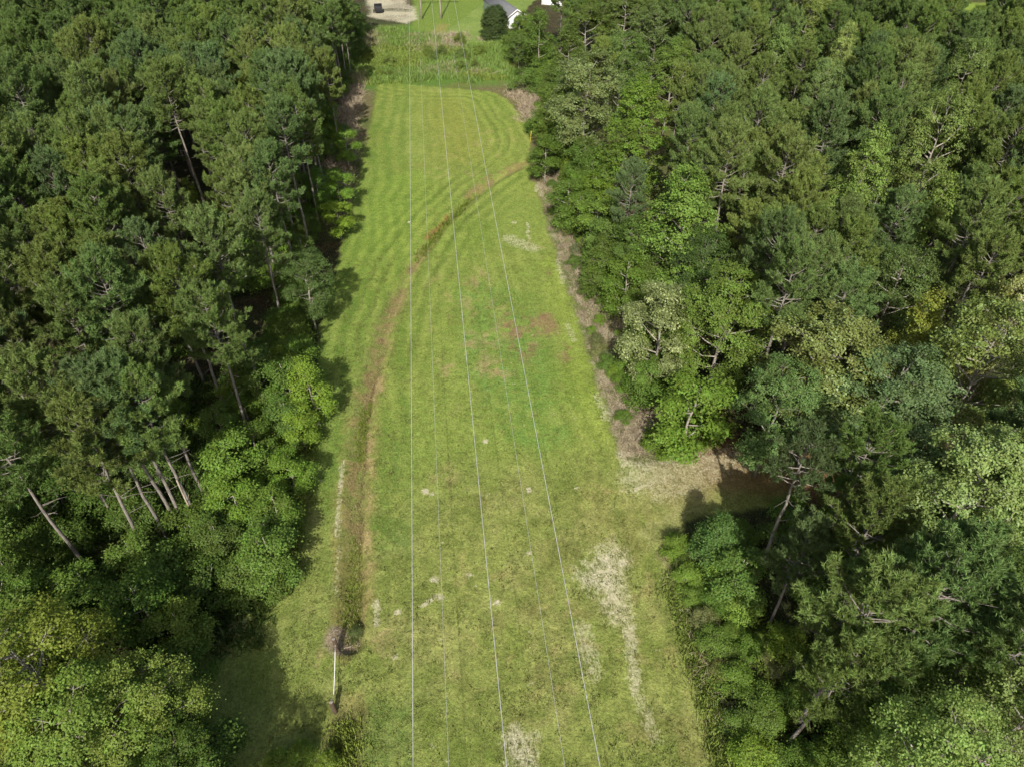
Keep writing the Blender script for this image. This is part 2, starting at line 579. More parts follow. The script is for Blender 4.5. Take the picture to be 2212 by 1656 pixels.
# edges: brush strip, forest floor
FIELD = GP([(816, 176), (808, 215), (795, 300), (770, 400), (745, 500), (722, 600), (692, 700), (690, 760), (672, 900), (658, 1000), (645, 1100), (628, 1200), (602, 1270), (500, 1345), (380, 1400),
            (250, 1440), (300, 1560), (470, 1700), (520, 1850), (640, 1850), (1580, 1850), (1570, 1656), (1545, 1560), (1492, 1400), (1448, 1250), (1478, 1120), (1700, 1090), (1700, 975), (1560, 985), (1400, 1005), (1352, 1000), (1330, 960),
            (1295, 840), (1252, 700), (1214, 590), (1180, 480), (1160, 400), (1145, 385), (1143, 345), (1150, 262), (1118, 240), (1095, 215), (1060, 198), (960, 190)])
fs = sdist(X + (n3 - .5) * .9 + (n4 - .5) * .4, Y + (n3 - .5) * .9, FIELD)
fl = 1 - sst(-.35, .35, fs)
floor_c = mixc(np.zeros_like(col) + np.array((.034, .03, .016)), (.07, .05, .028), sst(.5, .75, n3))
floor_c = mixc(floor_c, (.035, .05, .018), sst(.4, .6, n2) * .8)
brush = fl * sst(20.5, 18.5, X) * sst(12, 14, X) * sst(36, 42, Y) * sst(100, 95, Y)
floor_c = mixc(floor_c, C(156, 148, 118), brush * (.65 + .3 * sst(.4, .6, n3)))
floor_c = mixc(floor_c, C(96, 112, 58), brush * sst(.46, .56, fbm(X, Y, .8, 3, 61)) * .8)
floor_c = mixc(floor_c, C(190, 182, 160), brush * sst(.6, .68, fbm(X, Y, .9, 3, 62)) * .5)
lb = fl * sst(-17, -15, X) * sst(80, 90, Y) * sst(145, 140, Y)
floor_c = mixc(floor_c, C(124, 118, 82), lb * .8)
floor_c = mixc(floor_c, C(88, 104, 50), lb * sst(.45, .6, n2) * .8)
mar = sst(-18, -16, X) * sst(19, 16, X) * sst(134, 139, Y) * sst(181, 177, Y)
floor_c = mixc(floor_c, C(92, 128, 52), mar * .95)
floor_c = mixc(floor_c, C(118, 118, 66), mar * sst(.5, .65, n2) * .8)
col = mixc(col, (0, 0, 0), fl * 0)
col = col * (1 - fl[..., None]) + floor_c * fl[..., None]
e_ = sst(14.4, 15, X) * sst(20, 17.5, X) * sst(33, 31, Y)
col = mixc(col, C(108, 112, 66), e_ * sst(.35, .55, n3) * .8)
# leaf litter on the side track
d = dist_line(wx, wy, GP([(1570, 1000), (1660, 1010), (1780, 1020)]))
col = mixc(col, C(140, 108, 80), sst(4.2, 2, d) * .75)
d = dist_line(wx, wy, GP([(1460, 1040), (1540, 1030)]))
col = mixc(col, C(148, 134, 96), sst(3.8, 1, d) * .6)
# sand lot, lawns beyond the marsh
lot = sdist(wx, wy, GP([(790, 12), (800, 38), (850, 48), (880, 54), (905, 42), (900, 15), (880, 10), (885, -25), (780, -30)]))
col = mixc(col, C(112, 142, 58), sst(-1.5, 1, sdist(wx, wy, GP([(895, 62), (895, -60), (1150, -60), (1090, 75), (1075, 92), (1000, 90), (930, 78)]))))
lawn2 = sdist(wx, wy, GP([(946, 82), (1045, 6), (1100, -50), (1200, -50), (1090, 75), (1075, 95), (1000, 92)]))
col = mixc(col, C(122, 146, 72), sst(-.2, .2, lawn2) * .9)
col = mixc(col, C(144, 160, 88), sst(-.3, .3, lawn2) * sst(.45, .6, n2) * .35)
lawn3 = sdist(wx, wy, GP([(895, 60), (900, -60), (1160, -90), (1040, 8), (950, 80)]))
col = mixc(col, C(116, 138, 60), sst(-.5, .5, lawn3) * .8)
tan = dist_line(wx, wy, GP([(905, 80), (945, 70), (960, 55)]))
col = mixc(col, C(150, 142, 84), sst(2., .5, tan) * .7)
sand = np.maximum(sand, sst(-1.2, 1.2, lot) * (.72 + .2 * sst(.4, .6, n2)))
sand *= 1 - sst(.6, 1., sst(2.6, 1, dist_line(wx, wy, GP([(880, 24), (840, 22)]))) ) * .4
# lawns behind the right wood
tr = sdist(wx, wy, GP([(2075, -60), (2070, 20), (2095, 48), (2160, 40), (2212, 30), (2300, -60)]))
col = mixc(col, C(136, 160, 64), sst(-1, 1, tr))
tp = sdist(wx, wy, GP([(1930, 20), (1960, 26), (2010, 18), (2030, -60), (1930, -60)]))
col = mixc(col, C(176, 140, 110), sst(-1, 1, tp))
sand = np.maximum(sand, sst(-.5, 1.5, sdist(wx, wy, GP([(1962, 24), (1965, -20), (2000, -20), (2000, 22)]))) * .7)

# relief
Z = (n1 - .5) * .5 * sst(40, 5, np.abs(X)) + (n2 - .5) * .12 + (n4 - .5) * .03
Z -= sst(1.3, .2, dist_line(X, Y, DITCH)) * (.35 + .35 * near)
Z -= sst(1.4, .2, dist_line(X, Y, DITCH2)) * .5
Z += sst(.6, 1.2, dd) * sst(2.2, 1.5, dd) * .1
Z += sst(-.4, .5, lawn2) * .25
far = sst(60, 200, np.hypot(X, Y - 100))
Z = Z * (1 - far)
nx, ny = len(xs), len(ys)
ii = (np.arange(nx - 1)[:, None] * ny + np.arange(ny - 1)[None]).ravel()
quads = np.stack([ii, ii + ny, ii + ny + 1, ii + 1], -1)
rough_a = np.clip(np.maximum(fl, sst(1.6, .6, dd)), 0, 1)


def ground_mat():
    m, nt, out = new_mat('ground')
    L = nt.links.new
    ca = N(nt, 'ShaderNodeAttribute', attribute_name='tint')
    sa = N(nt, 'ShaderNodeAttribute', attribute_name='sand')
    ra = N(nt, 'ShaderNodeAttribute', attribute_name='rough')
    geo = N(nt, 'ShaderNodeNewGeometry')
    na = N(nt, 'ShaderNodeTexNoise', i_Scale=5.5, i_Detail=6.0, i_Roughness=0.72)
    nb = N(nt, 'ShaderNodeTexNoise', i_Scale=17.0, i_Detail=4.0, i_Roughness=0.7)
    nc = N(nt, 'ShaderNodeTexNoise', i_Scale=1.7, i_Detail=6.0, i_Roughness=0.65)
    mp = N(nt, 'ShaderNodeMapping')
    mp.inputs['Scale'].default_value = (2.6, .8, 1)
    mp.inputs['Rotation'].default_value = (0, 0, .15)
    L(geo.outputs['Position'], mp.inputs[0])
    nd = N(nt, 'ShaderNodeTexNoise', i_Scale=3.2, i_Detail=5.0, i_Roughness=0.75)
    L(mp.outputs[0], nd.inputs['Vector'])
    for n in (na, nb, nc):
        L(geo.outputs['Position'], n.inputs['Vector'])

    def mrange(src, a, b, c, d):
        r = N(nt, 'ShaderNodeMapRange')
        for i, v in zip((1, 2, 3, 4), (a, b, c, d)):
            r.inputs[i].default_value = v
        L(src, r.inputs[0])
        return r.outputs[0]

    def mul(a, b):
        r = N(nt, 'ShaderNodeMath', operation='MULTIPLY')
        L(a, r.inputs[0])
        L(b, r.inputs[1])
        return r.outputs[0]

    f = mul(mul(mrange(na.outputs['Fac'], .3, .7, .55, 1.45), mrange(nb.outputs['Fac'], .3, .7, .65, 1.35)), mrange(nc.outputs['Fac'], .3, .7, .8, 1.2))
    sc = N(nt, 'ShaderNodeVectorMath', operation='SCALE')
    L(ca.outputs['Color'], sc.inputs[0])
    L(f, sc.inputs['Scale'])
    # straw flecks
    fx = N(nt, 'ShaderNodeMix', data_type='RGBA')
    fx.inputs[7].default_value = rgba(C(168, 164, 100))
    L(mrange(nd.outputs['Fac'], .52, .72, 0, .6), fx.inputs[0])
    L(sc.outputs[0], fx.inputs[6])
    # sand broken up by grass
    ad0 = N(nt, 'ShaderNodeMath', operation='ADD')
    ad = N(nt, 'ShaderNodeMath', operation='ADD')
    L(mrange(nc.outputs['Fac'], .3, .7, -.2, .2), ad0.inputs[0])
    L(mrange(nd.outputs['Fac'], .3, .7, -.34, .34), ad0.inputs[1])
    L(ad0.outputs[0], ad.inputs[0])
    L(sa.outputs['Fac'], ad.inputs[1])
    ad2 = N(nt, 'ShaderNodeMath', operation='ADD')
    L(ad.outputs[0], ad2.inputs[0])
    L(mrange(na.outputs['Fac'], .3, .7, -.24, .24), ad2.inputs[1])
    sm = mrange(ad2.outputs[0], .25, 1.0, 0, .92)
    gate = mrange(sa.outputs['Fac'], .02, .35, 0, 1)
    sx = N(nt, 'ShaderNodeMix', data_type='RGBA')
    sc2 = N(nt, 'ShaderNodeVectorMath', operation='SCALE')
    sc2.inputs[0].default_value = tuple(C(212, 205, 176))
    L(mul(mrange(nb.outputs['Fac'], .3, .7, .85, 1.12), mrange(na.outputs['Fac'], .3, .7, .82, 1.1)), sc2.inputs['Scale'])
    L(sc2.outputs[0], sx.inputs[7])
    L(mul(sm, gate), sx.inputs[0])
    L(fx.outputs[2], sx.inputs[6])
    pb = N(nt, 'ShaderNodeBsdfPrincipled')
    pb.inputs['Roughness'].default_value = .9
    pb.inputs['Specular IOR Level'].default_value = .1
    L(sx.outputs[2], pb.inputs['Base Color'])
    hb = N(nt, 'ShaderNodeMath', operation='ADD')
    L(na.outputs['Fac'], hb.inputs[0])
    L(mul(nb.outputs['Fac'], mrange(ra.outputs['Fac'], 0, 1, .5, .9)), hb.inputs[1])
    bp = N(nt, 'ShaderNodeBump', i_Strength=.75, i_Distance=.16)
    L(hb.outputs[0], bp.inputs['Height'])
    L(bp.outputs[0], pb.inputs['Normal'])
    L(pb.outputs[0], out.inputs[0])
    return m


V = np.stack([X, Y, Z], -1).reshape(-1, 3)
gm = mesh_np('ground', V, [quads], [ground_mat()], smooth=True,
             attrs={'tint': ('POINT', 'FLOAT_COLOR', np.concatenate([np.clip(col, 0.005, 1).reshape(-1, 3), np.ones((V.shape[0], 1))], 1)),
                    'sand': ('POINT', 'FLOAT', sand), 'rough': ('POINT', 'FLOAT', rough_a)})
tag(obj('ground', gm), kind='structure')


def ground_z(x, y):
    i = min(max(np.searchsorted(xs, x) - 1, 0), nx - 2)
    j = min(max(np.searchsorted(ys, y) - 1, 0), ny - 2)
    return float(Z[i:i + 2, j:j + 2].mean())


# ------------------------------------------------------------------ foliage geometry
def norm(v):
    return v / (np.linalg.norm(v, axis=-1, keepdims=True) + 1e-9)


def leaves(cent, nrm, size, r, aspect=.62):
    """rhombic leaves: one quad each"""
    n = len(cent)
    t = norm(np.cross(nrm, r.normal(size=(n, 3))))
    b = np.cross(nrm, t)
    s = size[:, None] if np.ndim(size) else size
    V = np.stack([cent - t * s * .5, cent - b * s * .5 * aspect, cent + t * s * .5, cent + b * s * .5 * aspect], 1)
    return V.reshape(-1, 3), np.arange(n * 4).reshape(n, 4)


def pine_proto(seed, h, cb, R, dens=1.0, lean=0.0):
    r = np.random.default_rng(seed)
    wood = MB()
    zt = np.linspace(0, 1, 12)
    wob = np.cumsum(r.normal(0, .04, (12, 2)), 0)
    wob -= np.outer(zt, wob[-1]) * .4
    tp = np.c_[wob[:, 0] + lean * h * zt ** 1.3, wob[:, 1], zt * h * .98]
    tr_ = h * .0082 * (1 - zt) ** .75 + .022
    wood.tube(tp, tr_, 7)

    def trunk(t):
        return np.array([np.interp(t, zt, tp[:, k]) for k in range(3)])
    tuf_p, tuf_a = [], []
    nb_ = int(54 * dens)
    az = r.uniform(0, 6.28)
    for k in range(nb_):
        u = (k + r.uniform(0, .8)) / nb_
        t = cb + (1 - cb) * u * .985
        prof = 1.5 * (1 - u) ** .55 * (.42 + .85 * u)
        L_ = R * prof * r.uniform(.65, 1.12) + .35
        az += 2.4 + r.normal(0, .35)
        e0 = math.radians(-5 + 60 * u ** 1.3 + r.normal(0, 8))
        nn = 6
        ds = L_ / (nn - 1)
        p = trunk(t)
        pts = [p]
        e, a = e0, az
        for q in range(nn - 1):
            p = p + ds * np.array([math.cos(a) * math.cos(e), math.sin(a) * math.cos(e), math.sin(e)])
            pts.append(p)
            e += math.radians(7) + r.normal(0, .08)
            a += r.normal(0, .14)
        pts = np.array(pts)
        wood.tube(pts, np.linspace(.05 * (1.15 - .5 * u), .012, nn), 4, cap=False)
        nt_ = max(4, int(L_ * 5.0))
        for q in range(nt_):
            s = r.uniform(.3, 1.0) if q else 1.0
            b = np.array([np.interp(s, np.linspace(0, 1, nn), pts[:, c]) for c in range(3)])
            dirb = norm(pts[-1] - pts[-2])
            side = norm(np.cross(dirb, [0, 0, 1]) + 1e-6) * r.choice([-1, 1])
            dv = norm(dirb * r.uniform(.3, 1) + side * r.uniform(0, 1.1) * (s < 1) + np.array([0, 0, 1]) * r.uniform(.1, .8))
            l_ = r.uniform(.35, .95) * (1.15 - .5 * s)
            e_ = b + dv * l_
            if r.random() < .5:
                wood.tube(np.array([b, (b + e_) / 2 + r.normal(0, .03, 3), e_]), [.016, .012, .007], 3, cap=False)
            for w_ in range(r.integers(3, 6)):
                f = r.uniform(.45, 1.05)
                pp = b + dv * l_ * f + r.normal(0, .10, 3)
                tuf_p.append(pp)
                tuf_a.append(norm(dv + np.array([0, 0, .75]) + r.normal(0, .3, 3)))
    # dead stubs below the crown
    for k in range(8):
        t = r.uniform(cb * .55, cb * 1.02)
        p = trunk(t)
        a = r.uniform(0, 6.28)
        l_ = r.uniform(.5, 1.7)
        dv = np.array([math.cos(a), math.sin(a), r.uniform(-.15, .45)])
        wood.tube(np.array([p, p + dv * l_ * .6, p + dv * l_ + r.normal(0, .1, 3)]), [.028, .018, .008], 3, cap=False)
    tp_, ta_ = np.array(tuf_p), np.array(tuf_a)
    nn = 22
    n = len(tp_)
    ax = np.repeat(ta_, nn, 0)
    base = np.repeat(tp_, nn, 0)
    dirn = norm(ax + r.normal(0, .48, (n * nn, 3)))
    ln = r.uniform(.18, .34, (n * nn, 1))
    st_ = base + ax * r.uniform(-.16, .12, (n * nn, 1))
    sd = norm(np.cross(dirn, r.normal(size=(n * nn, 3)))) * .030
    V = np.stack([st_ - sd, st_ + sd, st_ + dirn * ln], 1).reshape(-1, 3)
    T = np.arange(n * nn * 3).reshape(-1, 3)
    rv = np.clip(np.repeat(r.random(n), nn) * .7 + r.random(n * nn) * .3, 0, 1)
    crown = mesh_np('pine_crown', V, [T], [M['needle']], attrs={'rnd': ('FACE', 'FLOAT', rv)})
    return wood.mesh('pine_trunk', M['pine_bark'], smooth=True), crown


def broad_proto(seed, h, R, cb=.3, shape='round', leaf=.17, nclus=330, nleaf=34, mat='leaf', bark='grey_bark', lobes=16, multi=1, gap=.0):
    r = np.random.default_rng(seed)
    wood = MB()
    zt = np.linspace(0, 1, 9)
    wob = np.cumsum(r.normal(0, .09, (9, 2)), 0) * (h / 14)
    tp = np.c_[wob[:, 0], wob[:, 1], zt * h * .9]
    for m_ in range(multi):
        w2 = tp.copy()
        if m_:
            a = r.uniform(0, 6.28)
            w2[:, 0] += zt * math.cos(a) * R * .5
            w2[:, 1] += zt * math.sin(a) * R * .5
        wood.tube(w2, (h * .012 * (1 - zt) ** .8 + .02) * (1 if multi == 1 else .6), 6)

    def trunk(t):
        return np.array([np.interp(t, zt, tp[:, k]) for k in range(3)])
    H0, H1 = cb * h, h
    cen = []
    for k in range(lobes):
        u = (k + r.uniform(.1, .9)) / lobes
        if shape == 'cone':
            u = u ** 1.25
            rad = R * (1 - u) ** .75
            lr = R * (.30 + .22 * (1 - u))
        elif shape == 'column':
            rad = R * .62 * (1 - u ** 3)
            lr = R * .5
        elif shape == 'shrub':
            rad = R * .72 * math.sqrt(max(0, 1 - u ** 2))
            lr = R * .42
        else:
            v = (u - .38) / .62 if u > .38 else (u - .38) / .55
            rad = R * .72 * math.sqrt(max(0, 1 - v * v))
            lr = R * r.uniform(.30, .44)
        a = k * 2.4 + r.normal(0, .4)
        z = H0 + (H1 - H0) * (u * .93) - (lr * .3 if u > .8 else 0)
        tt = trunk(min(z / (h * .9), 1))
        c = np.array([tt[0] + math.cos(a) * rad, tt[1] + math.sin(a) * rad, z])
        cen.append((c, lr, u))
        t0 = max(.12, min(.95, (z - rad * .55) / (h * .9)))
        p0 = trunk(t0)
        mid = (p0 + c) / 2 + np.array([0, 0, -rad * .08]) + r.normal(0, .12, 3)
        wood.tube(np.array([p0, mid, c, c + (c - mid) * .5]), [h * .005 + .015, h * .0035 + .012, .022, .01], 4, cap=False)
    P_, Nn, rv = [], [], []
    per = max(4, int(nclus * 1.35) // lobes)
    for c, lr, u in cen:
        outw = norm(c - trunk(min(c[2] / (h * .9), 1)) + np.array([0, 0, .35 * lr]))
        for q in range(per):
            d_ = norm(r.normal(size=3) + outw * .55 + np.array([0, 0, .55]))
            el = np.array([1, 1, 1.25 if shape in ('cone', 'column') else .85])
            rr = lr * r.uniform(.5, 1.0) ** .6 * 1.05
            pc = c + d_ * rr * el
            if r.random() < .16:
                wood.tube(np.array([c, (c + pc) / 2 + r.normal(0, .05, 3), pc]), [.02, .014, .006], 3, cap=False)
            if r.random() < gap:
                continue
            cr_ = r.uniform(.17, .33) * (1 if R > 1.5 else .75)
            k_ = nleaf
            off = r.normal(size=(k_, 3)) * cr_ * np.array([1, 1, .5])
            P_.append(pc + off)
            Nn.append(norm(np.tile(d_ * .6 + np.array([0, 0, .6]), (k_, 1)) + r.normal(0, .38, (k_, 3))))
            base = r.random()
            rv.append(np.clip(base * .5 + r.random(k_) * .5, 0, 1))
    P_, Nn, rv = np.vstack(P_), np.vstack(Nn), np.concatenate(rv)
    V, Q = leaves(P_, Nn, r.uniform(.75, 1.25, len(P_)) * leaf * 1.12, r)
    crown = mesh_np('leaf_crown', V, [Q], [M[mat]], attrs={'rnd': ('FACE', 'FLOAT', rv)})
    return wood.mesh('broadleaf_trunk', M[bark], smooth=True), crown


PINES = [pine_proto(100 + k, h, cb, R, d) for k, (h, cb, R, d) in enumerate(
    [(17, .60, 3.0, 1), (17.5, .62, 2.8, 1), (16.5, .58, 3.2, 1.05), (18, .64, 2.7, .95), (16, .55, 2.9, 1), (17, .63, 3.3, 1.1), (15, .5, 2.6, 1.0)])]
def info(p):
    co = np.empty(len(p[1].vertices) * 3, dtype=np.float32)
    p[1].vertices.foreach_get('co', co)
    co = co.reshape(-1, 3)
    return float(np.percentile(co[:, 2], 60)), float(np.percentile(np.hypot(co[:, 0], co[:, 1]), 85))


PINE_SPARSE = pine_proto(131, 17, .74, 1.9, .55, lean=.0)
OAKS = [broad_proto(200 + k, 15, 4.0, .3, 'round', .165, 460, 46, lobes=22) for k in range(3)]
PALE = [broad_proto(220 + k, 15, 4.0, .3, 'round', .175, 460, 44, mat='pale_leaf', lobes=20) for k in range(2)]
BLOS = [broad_proto(230, 13, 3.3, .25, 'round', .17, 420, 42, mat='blossom', lobes=18)]
CONES = [broad_proto(240 + k, 15, 3.6, .22, 'cone', .19, 480, 34, lobes=26) for k in range(2)]
COLS = [broad_proto(250 + k, 10, 2.1, .18, 'column', .17, 260, 32, lobes=13) for k in range(2)]
SAPS = [broad_proto(260 + k, 6.5, 1.7, .2, 'round', .15, 190, 32, lobes=10) for k in range(3)]
SHRUBS = [broad_proto(270 + k, 3.2, 1.8, .12, 'shrub', .14, 170, 32, lobes=9, multi=3) for k in range(3)]
MAPLE = [broad_proto(280, 13, 4.2, .28, 'round', .155, 520, 46, lobes=24, gap=.1)]
CEDAR = [broad_proto(290, 8, 3.0, .06, 'shrub', .17, 1100, 34, lobes=34, bark='pine_bark')]

TREES = []


def jit(c, a=.12):
    f = 1 + rnd.uniform(-a, a)
    return (c[0] * f * (1 + rnd.uniform(-.07, .07)), c[1] * f, c[2] * f * (1 + rnd.uniform(-.15, .15)), 1)


PINE_C = [(.122, .194, .054), (.112, .186, .056), (.132, .198, .052), (.108, .180, .060), (.142, .210, .058)]
GREEN = (.095, .185, .028)
BRIGHT = (.125, .235, .028)
DARK = (.045, .098, .022)
MID = (.085, .165, .030)
YELLOW = (.175, .245, .035)
OLIVE = (.085, .125, .038)
MAPLEC = (.150, .225, .035)


def tree(name, proto, x, y, s, label, group=None, color=GREEN, rz=None, cat='tree', zs=1.0, tilt=None):
    r = bpy.data.objects.new(name, None)
    r.empty_display_size = .5
    r.location = (x, y, ground_z(x, y) - .05)
    r.rotation_euler = (tilt[0] if tilt else rnd.gauss(0, .018), tilt[1] if tilt else rnd.gauss(0, .018), rnd.uniform(0, 6.28) if rz is None else rz)
    r.scale = (s, s, s * zs)
    link(r)
    tag(r, label, cat, group)
    t = obj('trunk' if cat == 'tree' else 'stems', proto[0], r)
    c = obj('crown', proto[1], r)
    c.color = jit(color)
    TREES.append((x, y, s * 3.0 if cat == 'tree' else 1.2))
    return r


def at_photo(px, py, hc):
    return G(px, py, hc)


